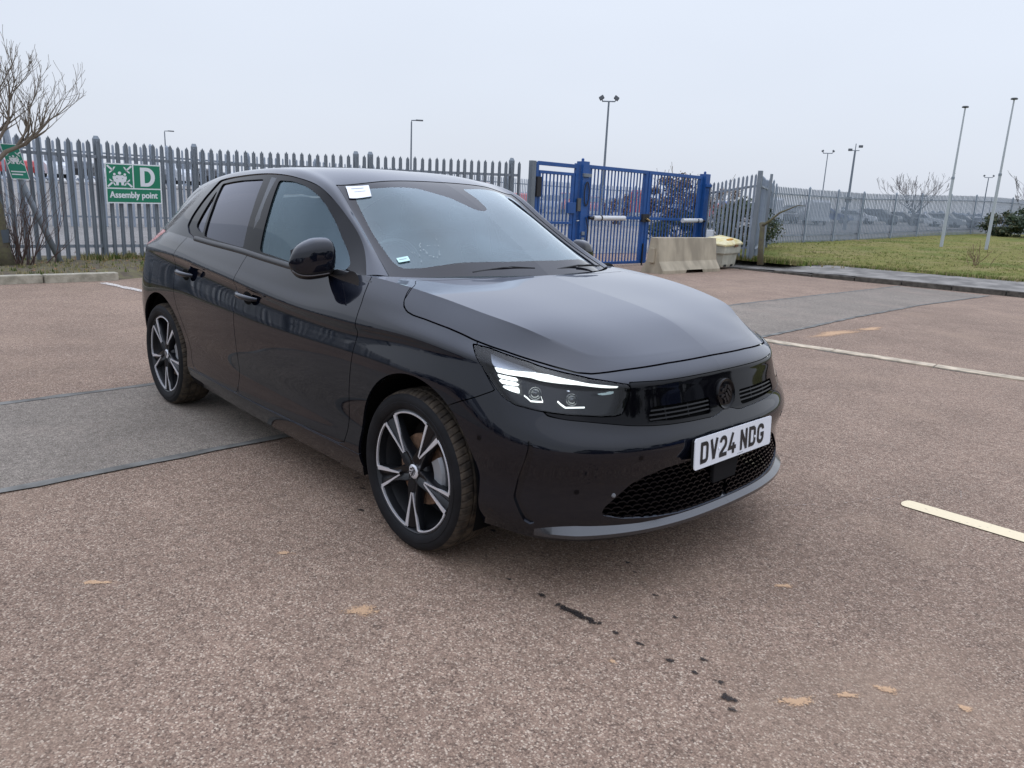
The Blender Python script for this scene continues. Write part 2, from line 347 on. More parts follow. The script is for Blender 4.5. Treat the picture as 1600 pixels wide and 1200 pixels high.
# one sheet out to the horizon, finer near the compound so that its gentle rise reads
xs = [-900,-400,-220,-150,-120,-100,-85,-70,-55,-45,-36,-30,-25,-20,-17,-15,-12,-9.6,-8.75,-6,-3,0,3,6,10,20,40,80,160,400,900]
ys = [-900,-400,-160,-80,-40,-20,-12,-8,-4,-2,0,2,4,6,8,10,12,14,16,18,20,24,30,36,44,55,70,90,130,200,400,900]
mb = MB(); mb.grid([[(x, y, terrain(x, y)) for x in xs] for y in ys]); GROUND = mb.build('ground', ASPH); tag(GROUND, kind='structure')
GROUND.data.polygons.foreach_set('use_smooth', [True]*len(GROUND.data.polygons))
# the yard behind the gates is plain grey
mb = MB(); X = [-400,-220,-120,-85,-55,-36,-25,-20,-15,-13,-11.6]; Y = [-60,-20,-8,0,4,8,12,16,20,24,30,36,44,55,70,90,130,200,300]
mb.grid([[(x if x > -399 else x, y, terrain(x, y)+.012) for x in X] for y in Y]); o = mb.build('yard_surface', GREYASPH); tag(o, kind='structure')

def sheet(poly, z, name, m, kind='structure', wob=0, seed=1, parent=None):
    r = random.Random(seed); P = []
    n = len(poly)
    for i in range(n):
        a, b = Vector(poly[i]).to_2d(), Vector(poly[(i+1) % n]).to_2d(); L = (b-a).length; k = max(1, int(L/.12)) if wob else 1
        for j in range(k): q = a.lerp(b, j/k); P.append((q.x+r.uniform(-wob, wob), q.y+r.uniform(-wob, wob), z))
    me = bpy.data.meshes.new(name); me.from_pydata(P, [], [tuple(range(len(P)))]); 
    bm = bmesh.new(); bm.from_mesh(me); bmesh.ops.triangulate(bm, faces=bm.faces); bmesh.ops.recalc_face_normals(bm, faces=bm.faces)
    if bm.faces and sum(f.normal.z for f in bm.faces) < 0: bmesh.ops.reverse_faces(bm, faces=bm.faces)
    bm.to_mesh(me); bm.free(); me.materials.append(m); o = link(name, me, parent)
    return tag(o, kind=kind)
near_edge = [(-1.46,-9),(-1.50,-1.9),(-1.53,-.5),(-1.66,2.4),(-1.81,5.31),(-1.95,7.8),(-2.02,10.3),(-1.9,13.6)]
far_edge = [(-3.02,-9),(-3.03,-1.6),(-3.05,-.8),(-3.28,3.4),(-3.49,7.6),(-3.5,10.5),(-3.5,13.65)]
sheet(near_edge+far_edge[::-1], .004, 'tarmac_patch', TAR, wob=.006)
SEAL = mat('joint_sealant', (.175,.170,.155), rough=.95, spec=.08, var=.3, var_scale=6, bump=.3, bump_scale=90)
def strip(pts, w, z, name, m, seed=0, kind='structure', wob=.008):
    r = random.Random(seed); P = [Vector(p) for p in pts]; Q = []
    for a, b in zip(P, P[1:]):
        k = max(1, int((b-a).length/.15)); Q += [a.lerp(b, j/k) for j in range(k)]
    Q.append(P[-1]); L = []; R = []
    for i, q in enumerate(Q):
        d = (Q[min(i+1, len(Q)-1)]-Q[max(i-1, 0)]).normalized(); n_ = Vector((-d.y, d.x)); ww = w/2*(1+r.uniform(-.25, .25)*(1 if wob else 0)); c = q+n_*r.uniform(-wob, wob)
        L.append((*(c+n_*ww), z)); R.append((*(c-n_*ww), z))
    mb = MB(); mb.grid([L, R]); o = mb.build(name, m); return tag(o, kind=kind)
strip(near_edge, .055, .0065, 'patch_joint', SEAL, 3); strip(far_edge, .06, .0065, 'patch_joint', SEAL, 4)
# painted lines
def line_mat(name, col, wear):
    m = bpy.data.materials.new(name); m.use_nodes = True; n, l = m.node_tree.nodes, m.node_tree.links; b = n['Principled BSDF']
    t = n.new('ShaderNodeTexCoord'); z = n.new('ShaderNodeTexNoise'); z.inputs['Scale'].default_value = 45; z.inputs['Detail'].default_value = 6; l.new(t.outputs['Object'], z.inputs[0])
    r = n.new('ShaderNodeMapRange'); r.inputs[1].default_value = wear; r.inputs[2].default_value = wear+.14; l.new(z.outputs[0], r.inputs[0])
    z2 = n.new('ShaderNodeTexNoise'); z2.inputs['Scale'].default_value = 4; l.new(t.outputs['Object'], z2.inputs[0])
    x = n.new('ShaderNodeMix'); x.data_type = 'RGBA'; l.new(r.outputs[0], x.inputs[0]); x.inputs[6].default_value = (.30,.225,.185,1); x.inputs[7].default_value = (*col, 1); l.new(x.outputs[2], b.inputs['Base Color'])
    b.inputs['Roughness'].default_value = .75
    q = n.new('ShaderNodeBump'); q.inputs['Strength'].default_value = .4; q.inputs['Distance'].default_value = .003
    v = n.new('ShaderNodeTexVoronoi'); v.inputs['Scale'].default_value = 150; l.new(t.outputs['Object'], v.inputs['Vector']); l.new(v.outputs['Distance'], q.inputs['Height']); l.new(q.outputs[0], b.inputs['Normal'])
    return m
LINE = line_mat('cream_road_paint', (.75,.63,.42), .24); LINE2 = line_mat('worn_road_paint', (.60,.57,.52), .40)
ln = [(1.03+.05*(1-math.cos(a)), 1.25+.05*math.sin(a)) for a in []]
cap_ = [(1.055+.028*math.cos(a), 1.255+.052*math.sin(a)) for a in np.radians(np.linspace(270, 90, 9))]
sheet([(6.5, 1.20)]+[(6.5, 1.31)]+cap_[::-1], .0045, 'bay_line', LINE)
strip([(-8.95,.62),(-7.9,.785),(-5.2,1.21)], .10, .006, 'bay_line', LINE2, 5, wob=.004)
for a, b, w in (((.86,1.02),(.93,1.19),.012),((.93,1.19),(1.0,1.36),.010),((1.10,1.60),(1.16,1.66),.012),((1.16,1.66),(1.20,1.52),.010),((.66,.70),(.80,.92),.010)):
    gm = line_mat('ghost_paint', (.47,.41,.35), .46); A_, B_ = Vector(a), Vector(b); n9 = 5
    for q9 in range(n9):
        t0 = (q9+.25*math.sin(q9*7+a[0]*50)+.1)/n9; t1 = t0+.35/n9; strip([tuple(A_.lerp(B_, t0)), tuple(A_.lerp(B_, t1))], .005, .0035, 'faint_paint_mark', gm, 7, wob=.001)
# flush concrete edging stones
CONC = mat('weathered_concrete', (.47,.39,.285), rough=.9, var=.28, var_scale=9, bump=.5, bump_scale=70)
EDG = empty('edging_strip', (-.5, 5, 0)); EDG['kind'] = 'structure'
d = Vector((.992, .124, 0)).normalized(); n_ = Vector((-d.y, d.x, 0)); s0 = Vector((-.98, 4.995, 0))
er = random.Random(3)
for i in range(-1, 8):
    a = s0+d*(i*.91+.006); L = .898; c = a+d*L/2
    mb = MB(); mb.box((c.x, c.y, -.01+er.uniform(-.0015, .0015)), (L, .150+er.uniform(-.003, .003), .046), rz=math.atan2(d.y, d.x)+er.uniform(-.002, .002)); mb.build('edging_stone', CONC, EDG, bevel=.004)
strip([tuple((s0+d*(-.95)+n_*0).to_2d()), tuple((s0+d*8).to_2d())], .18, .003, 'edging_bed', SEAL, 9)

# oil drips and clay smears on the ground (traced where they lie)
def stain_mat(name, col, op, rough=.8):
    """a mark soaked into the chippings: strongest at its middle, broken up stone by stone towards its rim"""
    m = bpy.data.materials.new(name); m.use_nodes = True; n, l = m.node_tree.nodes, m.node_tree.links; b = n['Principled BSDF']
    b.inputs['Base Color'].default_value = (*col, 1); b.inputs['Roughness'].default_value = rough; b.inputs['Specular IOR Level'].default_value = .2
    a = n.new('ShaderNodeAttribute'); a.attribute_name = 'soak'; t = n.new('ShaderNodeTexCoord')
    v = n.new('ShaderNodeTexVoronoi'); v.inputs['Scale'].default_value = 185; l.new(t.outputs['Object'], v.inputs['Vector']); sx = n.new('ShaderNodeSeparateColor'); l.new(v.outputs['Color'], sx.inputs[0])
    z = n.new('ShaderNodeTexNoise'); z.inputs['Scale'].default_value = 35; z.inputs['Detail'].default_value = 5; l.new(t.outputs['Object'], z.inputs[0])
    k = n.new('ShaderNodeMath'); k.operation = 'MULTIPLY_ADD'; l.new(sx.outputs[1], k.inputs[0]); k.inputs[1].default_value = .45; l.new(a.outputs['Fac'], k.inputs[2])
    k2 = n.new('ShaderNodeMath'); k2.operation = 'MULTIPLY_ADD'; l.new(z.outputs[0], k2.inputs[0]); k2.inputs[1].default_value = .9; l.new(k.outputs[0], k2.inputs[2])
    r = n.new('ShaderNodeMapRange'); r.inputs[1].default_value = .98; r.inputs[2].default_value = 1.30; r.inputs[3].default_value = 0; r.inputs[4].default_value = op; l.new(k2.outputs[0], r.inputs[0]); l.new(r.outputs[0], b.inputs['Alpha'])
    q = n.new('ShaderNodeBump'); q.inputs['Strength'].default_value = .8; q.inputs['Distance'].default_value = .0035; l.new(v.outputs['Distance'], q.inputs['Height']); q.invert = True; l.new(q.outputs[0], b.inputs['Normal'])
    return m
def blob_obj(spots, name, m, label, z=.0035, seed=5, n=18):
    r = random.Random(seed); V = []; F = []; A = []
    for i, (x, y, rx, ry, a) in enumerate(spots):
        c = len(V); zz = z+i*.00002; V.append((x, y, zz)); A.append(1.0)
        for ring, k_ in ((.45, .62), (1.0, 0.0)):
            for k in range(n):
                t = 2*math.pi*k/n; q = 1+.18*math.sin(3*t+x*40)+.12*math.sin(5*t+y*60); u, v = rx*1.5*ring*q*math.cos(t), ry*1.6*ring*q*math.sin(t)
                V.append((x+u*math.cos(a)-v*math.sin(a), y+u*math.sin(a)+v*math.cos(a), zz)); A.append(k_)
        for k in range(n):
            k1 = (k+1) % n; F.append((c, c+1+k, c+1+k1)); F.append((c+1+k, c+1+n+k, c+1+n+k1, c+1+k1))
    me = bpy.data.meshes.new(name); me.from_pydata(V, [], F); at = me.attributes.new('soak', 'FLOAT', 'POINT'); at.data.foreach_set('value', A); me.materials.append(m)
    o = link(name, me); tag(o, label, 'ground stain', None, 'stuff'); return o
OIL = stain_mat('oil_stain', (.030,.024,.022), .92, .55); CLAY = stain_mat('clay_smear', (.62,.40,.24), .80)
oil = [(.076,-.485,.016,.008,.3),(.412,-.711,.014,.006,.2),(.563,-.70,.020,.009,.1),(.596,-.275,.010,.006,0),(.662,-.314,.010,.005,0),(.81,-.394,.011,.005,.4),(.937,-.46,.012,.006,0),(.874,-.685,.013,.007,.2),(.96,-.675,.018,.006,.1),(1.07,-.677,.016,.007,.3),(1.153,-.669,.011,.006,0),(1.134,-.594,.014,.006,.4),(1.225,-.653,.014,.007,.3),(1.279,-.698,.020,.012,.2),(1.313,-.733,.015,.008,.4),(-.417,-.788,.018,.007,.4),(-1.496,-.546,.03,.008,.2),(-1.811,-.748,.02,.008,.1),(-1.628,-.611,.03,.005,1.2),(-.62,-.65,.02,.006,.3),(-.75,-.60,.02,.006,.9)]
r = random.Random(2)
for t in np.linspace(0, 1, 17): oil.append((.637+.168*t+r.uniform(-.004,.004), -.704+.014*t+r.uniform(-.006,.006), .012*(.6+math.sin(math.pi*t)), .010, .2))
blob_obj(oil, 'oil_drips', OIL, 'trail of small dark oil drips on the asphalt in front of the black car')
clay = [(1.409,-.564,.050,.017,.95),(1.49,-.424,.034,.012,.8),(1.551,-.311,.030,.016,.5),(1.065,.031,.035,.012,.9),(.963,-.811,.012,.008,0),(.267,-1.222,.05,.028,.9),(-.435,-1.805,.05,.012,.9),(-1.479,6.167,.45,.09,1.5),(-1.398,6.952,.25,.07,1.5),(1.727,-.23,.02,.012,.5),(-.251,-1.222,.03,.012,.9)]
blob_obj(clay, 'clay_smears', CLAY, 'pale orange clay smears pressed into the asphalt in the foreground', z=.003, seed=8)

# ---- planting strip on the left, with its kerb stones
SOIL = mat('dry_soil_and_moss', (.085,.065,.045), rough=1, var=.5, var_scale=7, var_col=(.13,.115,.055), bump=1, bump_scale=25)
r = random.Random(6); G = []
fx = lambda y: -11.45 if y < 3 else -11.4+(y-3)*.4623
yy = np.linspace(-10, 7.6, 84)
for y in yy:
    x0 = -9.22 if y < .85 else -9.22-(y-.85)*.55
    x0 = max(x0, fx(y)+.35) if y > 4 else x0
    x1 = fx(y)-.9; row = []
    for t in np.linspace(0, 1, 18):
        x = x0*(1-t)+x1*t; h = .085*min(1, t*7)*(1 if y < 6.9 else .3)+r.uniform(0, .03)*(0 < t < 1); row.append((x, y+r.uniform(-.03, .03), h if t > 0 else .0))
    G.append(row)
mb = MB(); mb.grid(G); VERGE = mb.build('verge_soil', SOIL, smooth=True); tag(VERGE, kind='structure')
KERBM = mat('old_kerb_concrete', (.27,.25,.19), rough=.95, var=.4, var_scale=10, var_col=(.42,.38,.30), bump=.9, bump_scale=40)
K = empty('verge_kerb', (-9.2, 0, 0)); K['kind'] = 'structure'
for i in range(6):
    y0 = .90-.915*(i+1); mb = MB(); mb.box((-9.16+.10*(y0+.45-.9)*-.06-.08, y0+.455, .045), (.135, .900, .13), rz=r.uniform(-.012, .012)+.055, rx=r.uniform(-.006, .006)); mb.build('kerb_stone', KERBM, K, bevel=.012)

# ---- right hand kerb, path and lawn
kerbtop = [(-8.9,14.3),(-8.0,13.95),(-7.2,13.78),(-6.3,13.72),(-5.5,13.70),(-4.9,13.66),(-4.15,13.78),(-3.25,13.85),(-1.5,13.95),(2,14.1),(8,14.4),(20,15)]
kd = dense_curve([(a, b, 0) for a, b in kerbtop], 6)
PATHM = mat('worn_path_concrete', (.20,.185,.165), rough=.95, var=.35, var_scale=3, bump=.6, bump_scale=60)
DKERB = mat('dark_dirty_kerb', (.085,.075,.062), rough=1, var=.4, var_scale=8, bump=1, bump_scale=30)
KR = empty('path_kerb', (-4, 14, 0)); KR['kind'] = 'structure'
L = np.concatenate([[0], np.cumsum(np.linalg.norm(np.diff(kd, axis=0), axis=1))]); s = 0
while s < L[-1]-.5 and s < 14:
    e = min(s+.9, L[-1]); a = np.array([np.interp(s+.006, L, kd[:, k]) for k in range(2)]); b = np.array([np.interp(e-.006, L, kd[:, k]) for k in range(2)])
    c = (a+b)/2; dd = b-a; h = .10*min(1, max(.06, (s-1)/3.2))
    mb = MB(); mb.box((c[0], c[1]+.06, h/2-.02), (np.hypot(*dd)*1.005, .13, h+.04), rz=math.atan2(dd[1], dd[0])); mb.build('kerb_stone', DKERB, KR, bevel=.012); s += .91
G = []
for i, q in enumerate(kd):
    h = .098*min(1, max(.06, (L[i]-1)/3.2)); G.append([(q[0], q[1]+.12, h), (q[0], q[1]+.7, h*.6+.08), (q[0], q[1]+1.45, .185), (q[0]-.02, q[1]+1.85, .19)])
mb = MB(); mb.grid(G); o = mb.build('footpath', PATHM, smooth=True); tag(o, kind='structure')
def lawn_h(x, y):
    return .19+.09*sstep(15, 19.5, y)+.06*sstep(22, 30, y)+.40*sstep(28, 46, y)
r = random.Random(9); X = np.concatenate([np.linspace(-11.9, 2, 46), np.linspace(3, 40, 20)]); G = []
front = lambda x: float(np.interp(x, kd[:, 0], kd[:, 1]))+float(np.interp(x, [-9, -7.6, -6.4, -5.6], [.9, .45, .6, 1.60])) if x > -8.6 else 15.4+(-8.6-x)*.9
for t in np.linspace(0, 1, 50):
    row = []
    for x in X:
        f0 = front(x)+.10*math.sin(x*2.1)+.06*math.sin(x*5.3); y = f0+(75-f0)*t**1.6
        row.append((x, y, lawn_h(x, y)+(r.uniform(0, .035) if t > 0 else .0)))
    G.append(row)
GRASSM = bpy.data.materials.new('lawn'); GRASSM.use_nodes = True; n, l = GRASSM.node_tree.nodes, GRASSM.node_tree.links; b = n['Principled BSDF']
t_ = n.new('ShaderNodeTexCoord'); last = None
def gcol(m, tc_, sc, c0, c1, lo=.38, hi=.62, det=6, stretch=None):
    n, l = m.node_tree.nodes, m.node_tree.links
    src = tc_.outputs['Object']
    z = n.new('ShaderNodeTexNoise'); z.inputs['Scale'].default_value = sc; z.inputs['Detail'].default_value = det; l.new(src, z.inputs[0])
    q = n.new('ShaderNodeMapRange'); q.inputs[1].default_value = lo; q.inputs[2].default_value = hi; l.new(z.outputs[0], q.inputs[0])
    x = n.new('ShaderNodeMix'); x.data_type = 'RGBA'; l.new(q.outputs[0], x.inputs[0])
    for k, c in ((6, c0), (7, c1)):
        if isinstance(c, tuple): x.inputs[k].default_value = (*c, 1)
        else: l.new(c, x.inputs[k])
    return x.outputs[2]
g1 = gcol(GRASSM, t_, 9, (.185,.185,.052), (.245,.220,.080)); g2 = gcol(GRASSM, t_, 1.1, g1, (.29,.235,.115), .50, .72); g3 = gcol(GRASSM, t_, .5, g2, (.13,.165,.042), .48, .70)
l.new(g3, b.inputs['Base Color']); b.inputs['Roughness'].default_value = 1; b.inputs['Specular IOR Level'].default_value = .1
z = n.new('ShaderNodeTexNoise'); z.inputs['Scale'].default_value = 40; z.inputs['Detail'].default_value = 5; l.new(t_.outputs['Object'], z.inputs[0]); p = n.new('ShaderNodeBump'); p.inputs['Strength'].default_value = 1; p.inputs['Distance'].default_value = .05; l.new(z.outputs[0], p.inputs['Height']); l.new(p.outputs[0], b.inputs['Normal'])
mb = MB(); mb.grid(G); LAWN = mb.build('lawn', GRASSM, smooth=True); tag(LAWN, kind='structure')
LAWNG = G
# grass tufts
BL = [mat('grass_green', (.145,.180,.045), rough=.9, spec=.1), mat('grass_straw', (.29,.245,.12), rough=.95, spec=.1), mat('grass_dark', (.08,.11,.03), rough=.9, spec=.1)]
def tufts(n_t, place, hgt, name, label, seed, mix=(.55, .35)):
    r = random.Random(seed); mb = MB()
    for _ in range(n_t):
        x, y, z = place(r); k = 0 if r.random() < mix[0] else (1 if r.random() < mix[1]/(1-mix[0]) else 2); mb.k = k
        for _ in range(r.randint(3, 5)):
            a = r.uniform(0, 6.28); w = .006+hgt*.05; h = hgt*r.uniform(.5, 1.2); lean = r.uniform(.1, .6)*h; bx, by = x+r.uniform(-.03, .03), y+r.uniform(-.03, .03)
            dx, dy = math.cos(a), math.sin(a); mb.add([(bx-dy*w, by+dx*w, z-.01), (bx+dy*w, by-dx*w, z-.01), (bx+dx*lean, by+dy*lean, z+h)], [(0, 1, 2)])
    o = mb.build(name, BL, fix=False); return tag(o, label, 'grass', None, 'stuff')
def pl_lawn(r):
    x = r.uniform(-11.5, 4) if r.random() < .8 else r.uniform(4, 12); f0 = front(x); y = f0+.02+(r.random()**2.2)*22; return x, y, lawn_h(x, y)
tufts(16000, pl_lawn, .055, 'lawn_grass', 'short patchy winter grass on the lawn beyond the path', 1)
def pl_edge(r): x = r.uniform(-8.8, 3); return x, front(x)+r.uniform(-.10, .15), .19
tufts(900, pl_edge, .07, 'edge_grass', 'ragged grass along the back edge of the footpath', 2, (.35, .5))
def pl_v(r):
    y = r.uniform(-4.5, 6.5); x0 = -9.35 if y < .85 else -9.3-(y-.85)*.5; x = r.uniform(fx(y)-.25, max(x0, fx(y)+.3)); return x, y, .085
tufts(1900, pl_v, .06, 'verge_grass', 'thin dry grass and moss along the foot of the left fence', 3, (.10, .62))
def pl_f(r): y = r.uniform(1.0, 7.5); return fx(y)+r.uniform(-.2, .25), y, .08
tufts(1400, pl_f, .13, 'fence_weeds', 'longer weeds at the foot of the left fence behind the car', 4, (.30, .45))
def pl_c(r): y = r.uniform(17, 24); x = -9.4+r.uniform(-.5, 1.3)-(y-17)*.1; return x, y-3.2*(1 if y < 19 else 0), .18
def pl_c(r): return -6.75+r.gauss(0, .45), 14.15+abs(r.gauss(0, .25)), .19
tufts(500, pl_c, .12, 'post_weeds', 'tuft of weeds at the base of the tall grey fence post', 5, (.3, .5))
# fallen leaves on the verge
LEAF = mat('fallen_leaf', (.23,.12,.05), rough=.9, var=.4, var_scale=30); r = random.Random(12); mb = MB()
for _ in range(500):
    y = r.uniform(-4, 6.5); x = r.uniform(fx(y)-.2, -9.4 if y < .8 else fx(y)+.8); z = .115; a = r.uniform(0, 6.3); s = r.uniform(.015, .035); mb.add([(x+s*math.cos(a), y+s*math.sin(a), z+r.uniform(0, .015)), (x+s*.5*math.cos(a+1.6), y+s*.5*math.sin(a+1.6), z), (x-s*math.cos(a), y-s*math.sin(a), z+r.uniform(0, .015)), (x-s*.5*math.cos(a+1.6), y-s*.5*math.sin(a+1.6), z+.01)], [(0, 1, 2, 3)])
for _ in range(160):
    x = r.uniform(-18, -12.5); y = r.uniform(-4, 9); mb.add([(x, y, .03), (x+.05, y+.01, .05), (x+.03, y+.06, .03)], [(0, 1, 2)])
tag(mb.build('fallen_leaves', LEAF, fix=False), 'brown fallen leaves scattered by the left fence', 'leaves', None, 'stuff')
# ---------------------------------------------------------------- palisade fences
GALV = mat('galvanised_steel', (.185,.212,.235), rough=.55, metal=.35, var=.18, var_scale=5, stretch=(1, 1, .25), bump=.12, bump_scale=30)
GALV2 = mat('hazy_far_steel', (.26,.30,.35), rough=.6, metal=.25, var=.12, var_scale=4)  # pale blue of distance haze put into the steel's colour
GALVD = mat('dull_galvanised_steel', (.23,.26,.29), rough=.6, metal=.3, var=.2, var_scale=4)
FARM = mat('hazy_galvanised_steel', (.30,.34,.39), rough=.7, metal=.2)  # paler still, distance haze mixed into the colour
def pale_mesh(h, w=.066, d=.022, full=True):
    """a corrugated pale with a split, pointed head; local origin at its foot, front towards +x, width along y"""
    sec = [(-.5, 0), (-.36, .9), (-.12, .25), (.12, .25), (.36, .9), (.5, 0)] if full else [(-.5, 0), (-.3, .9), (.3, .9), (.5, 0)]
    V = []; n = len(sec)
    for z, k in ((0, 1), (h-.13, 1), (h-.055, .92)):
        for a, b in sec: V.append((b*d, a*w*k, z))
    b0 = 2*n
    F = [(i*n+j, i*n+j+1, (i+1)*n+j+1, (i+1)*n+j) for i in range(2) for j in range(n-1)]
    tips = [(-.010, -.42*w, h-.028), (.022, 0, h), (-.010, .42*w, h-.028)]
    m = len(V); V += [(d*.2, 0, h)]
    V += [(.022, -.44*w, h-.020), (.022, .44*w, h-.020)]
    for j in range(n-1): F.append((b0+j, b0+j+1, m))
    F.append((b0, b0+1, m+1)); F.append((b0+n-2, b0+n-1, m+2))
    me = bpy.data.meshes.new('pale'); me.from_pydata(V, [], F); me.materials.append(GALV if full else FARM); me.update(); return me
def post_mesh(h, w=.10, m=None):
    mb = MB(); mb.box((0, 0, h/2-.02), (.055, w, h)); mb.add([(-.0275, -w/2, h-.02), (.0275, -w/2, h-.02), (.0275, w/2, h-.02), (-.0275, w/2, h-.02), (0, -w/2*.6, h+.03), (0, w/2*.6, h+.03)], [(0, 1, 4), (1, 2, 5, 4), (2, 3, 5), (3, 0, 4, 5)])
    me = bpy.data.meshes.new('post'); me.from_pydata([tuple(p) for p in mb.v], [], mb.f); me.materials.append(m or GALV); return me
def fence_run(root, pts, h, pitch, pale, face, post_every=20, zf=None, rails=(.28, -.26), limit=10**6, postm=None, start_post=True, stuff_pale=None, phase=0, jit=.008, seed=1, topf=None):
    """pts: plan polyline; face: +1/-1 side (left of travel = +1) on which the pales stand"""
    zf = zf or (lambda x, y: 0); P = [Vector((a, b, 0)) for a, b in pts]; r = random.Random(seed); made = 0; joined = MB()
    pm = postm or post_mesh(h+.03)
    for a, b in zip(P, P[1:]):
        d = (b-a).normalized(); nn = Vector((-d.y, d.x, 0))*face; L = (b-a).length; ang = math.atan2(nn.y, nn.x); n = int(L/pitch)
        for rz in rails:
            mb = MB(); k = max(1, int(L/3)); ring = []
            for i in range(k+1):
                p = a.lerp(b, i/k); z0 = zf(p.x, p.y); hh = h*(topf(p.x, p.y) if topf else 1); z = z0+(rz if rz > 0 else hh+rz)
                ring.append([tuple(p-nn*.004+Vector((0, 0, z+.024))), tuple(p-nn*.004+Vector((0, 0, z-.024))), tuple(p-nn*.040+Vector((0, 0, z-.024))), tuple(p-nn*.040+Vector((0, 0, z-.018))), tuple(p-nn*.010+Vector((0, 0, z-.018))), tuple(p-nn*.010+Vector((0, 0, z+.024)))])
            mb.grid(ring); mb.build('rail', GALVD, root, fix=False)
        for i in range(n+1):
            p = a+d*(i*pitch+phase); 
            if (p-a).length > L: continue
            z0 = zf(p.x, p.y); sc = topf(p.x, p.y) if topf else 1
            if i % post_every == 0 and (i or start_post):
                o = link('post', pm, root, True); M = Matrix.Translation(p-nn*.075+Vector((0, 0, z0))) @ Matrix.Rotation(ang, 4, 'Z'); o.matrix_parent_inverse = wmat(root).inverted(); o.matrix_basis = M; o.scale.z = sc
            if made < limit:
                o = link('pale', pale, root, True); o.matrix_parent_inverse = wmat(root).inverted()
                o.matrix_basis = Matrix.Translation(p+Vector((0, 0, z0+r.uniform(-jit, jit)))) @ Matrix.Rotation(ang+r.uniform(-.05, .05), 4, 'Z') @ Matrix.Rotation(r.uniform(-.004, .004), 4, 'X'); o.scale.z = sc; made += 1
            else:
                M = Matrix.Translation(p+Vector((0, 0, z0))) @ Matrix.Rotation(ang, 4, 'Z'); q = stuff_pale or pale
                joined.add([M@v.co for v in q.vertices], [tuple(f.vertices) for f in q.polygons])
    if joined.v:
        o = joined.build('pales', (stuff_pale or pale).materials[0], root, fix=False); o['kind'] = 'stuff'
    return root
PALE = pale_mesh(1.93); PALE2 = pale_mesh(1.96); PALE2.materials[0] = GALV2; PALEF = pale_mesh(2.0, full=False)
def zl(x, y): return 0.03
FL1 = empty('palisade_fence', (-11.4, 3, 0), 0, 'grey steel palisade fence behind the black car, carrying the green assembly point sign', 'fence')
fence_run(FL1, [(-11.50,-9.58),(-11.40,2.80)], 1.93, .137, PALE, -1, 20, zl, phase=0, seed=1)
fence_run(FL1, [(-11.40,2.80),(-10.2,5.55),(-8.93,8.22)], 1.93, .137, PALE, -1, 20, zl, phase=.07, seed=2, topf=lambda x, y: 1+.055*sstep(3, 8, y))
# second fence across the yard behind
def zt(x, y): return terrain(x, y)
FL2 = empty('palisade_fence', (-21, 4, 0), 0, 'second, farther palisade fence seen through the gaps of the left fence and gates', 'fence')
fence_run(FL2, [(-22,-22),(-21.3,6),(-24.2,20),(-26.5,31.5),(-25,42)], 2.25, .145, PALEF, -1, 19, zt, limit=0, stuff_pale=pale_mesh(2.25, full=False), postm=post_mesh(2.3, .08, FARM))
# right: short run rising to the corner post, then back along the line of sight
FR1 = empty('palisade_fence', (-7.8, 14.3, 0), 0, 'short palisade fence behind the grit bin, between blue gate post and tall corner post', 'fence')
fence_run(FR1, [(-8.72,14.50),(-7.18,14.18)], 1.95, .128, PALE2, -1, 99, lambda x, y: .02+.20*sstep(-8.7, -7.1, x), seed=4, start_post=False)
mb = MB(); mb.box((-7.15, 14.24, 1.22), (.10, .10, 2.06), rz=.3); mb.build('corner_post', GALV, FR1, bevel=.006)
FR2 = empty('palisade_fence', (-11, 22, 0), 0, 'long palisade fence running away along the far side of the lawn', 'fence')
mb = MB(); mb.box((-6.885, 14.28, 1.20), (.06, .10, 1.96), rz=.45); mb.build('corner_post', GALV, FR2, bevel=.006)
zq = lambda x, y: max(.2, lawn_h(x, y)-.01)
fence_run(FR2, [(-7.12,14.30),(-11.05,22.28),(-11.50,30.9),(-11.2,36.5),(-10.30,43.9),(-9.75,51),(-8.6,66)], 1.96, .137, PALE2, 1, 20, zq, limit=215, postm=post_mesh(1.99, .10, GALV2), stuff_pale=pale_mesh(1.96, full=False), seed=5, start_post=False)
# behind the photographer, only met in reflections
FB = empty('palisade_fence', (3, -17, 0), 0, 'palisade fence behind the camera, seen only mirrored in the black paint', 'fence')
fence_run(FB, [(-16,-17),(24,-19)], 1.95, .145, PALEF, 1, 19, lambda x, y: 0, limit=0, stuff_pale=pale_mesh(1.95, full=False))

# ---------------------------------------------------------------- blue gates (plane x = -8.68)
BLUE = mat('blue_powder_coat', (.010,.070,.245), rough=.38, spec=.5, var=.12, var_scale=3)
BLACKP = mat('black_fitting', (.012,.012,.014), rough=.6)
GX = -8.68
def gbar(root, nm, y0, y1, z0, z1, d=.05, x=GX, m=None, bev=.004):
    mb = MB(); mb.box((x, (y0+y1)/2, (z0+z1)/2), (d, abs(y1-y0), abs(z1-z0))); return mb.build(nm, m or BLUE, root, bevel=bev)
GP = empty('gate_post', (GX, 8.30, 0), 0, 'grey steel post between the palisade fence and the blue pedestrian gate', 'post')
gbar(GP, 'post_shaft', 8.265, 8.375, 0, 2.09, .10, m=GALV)
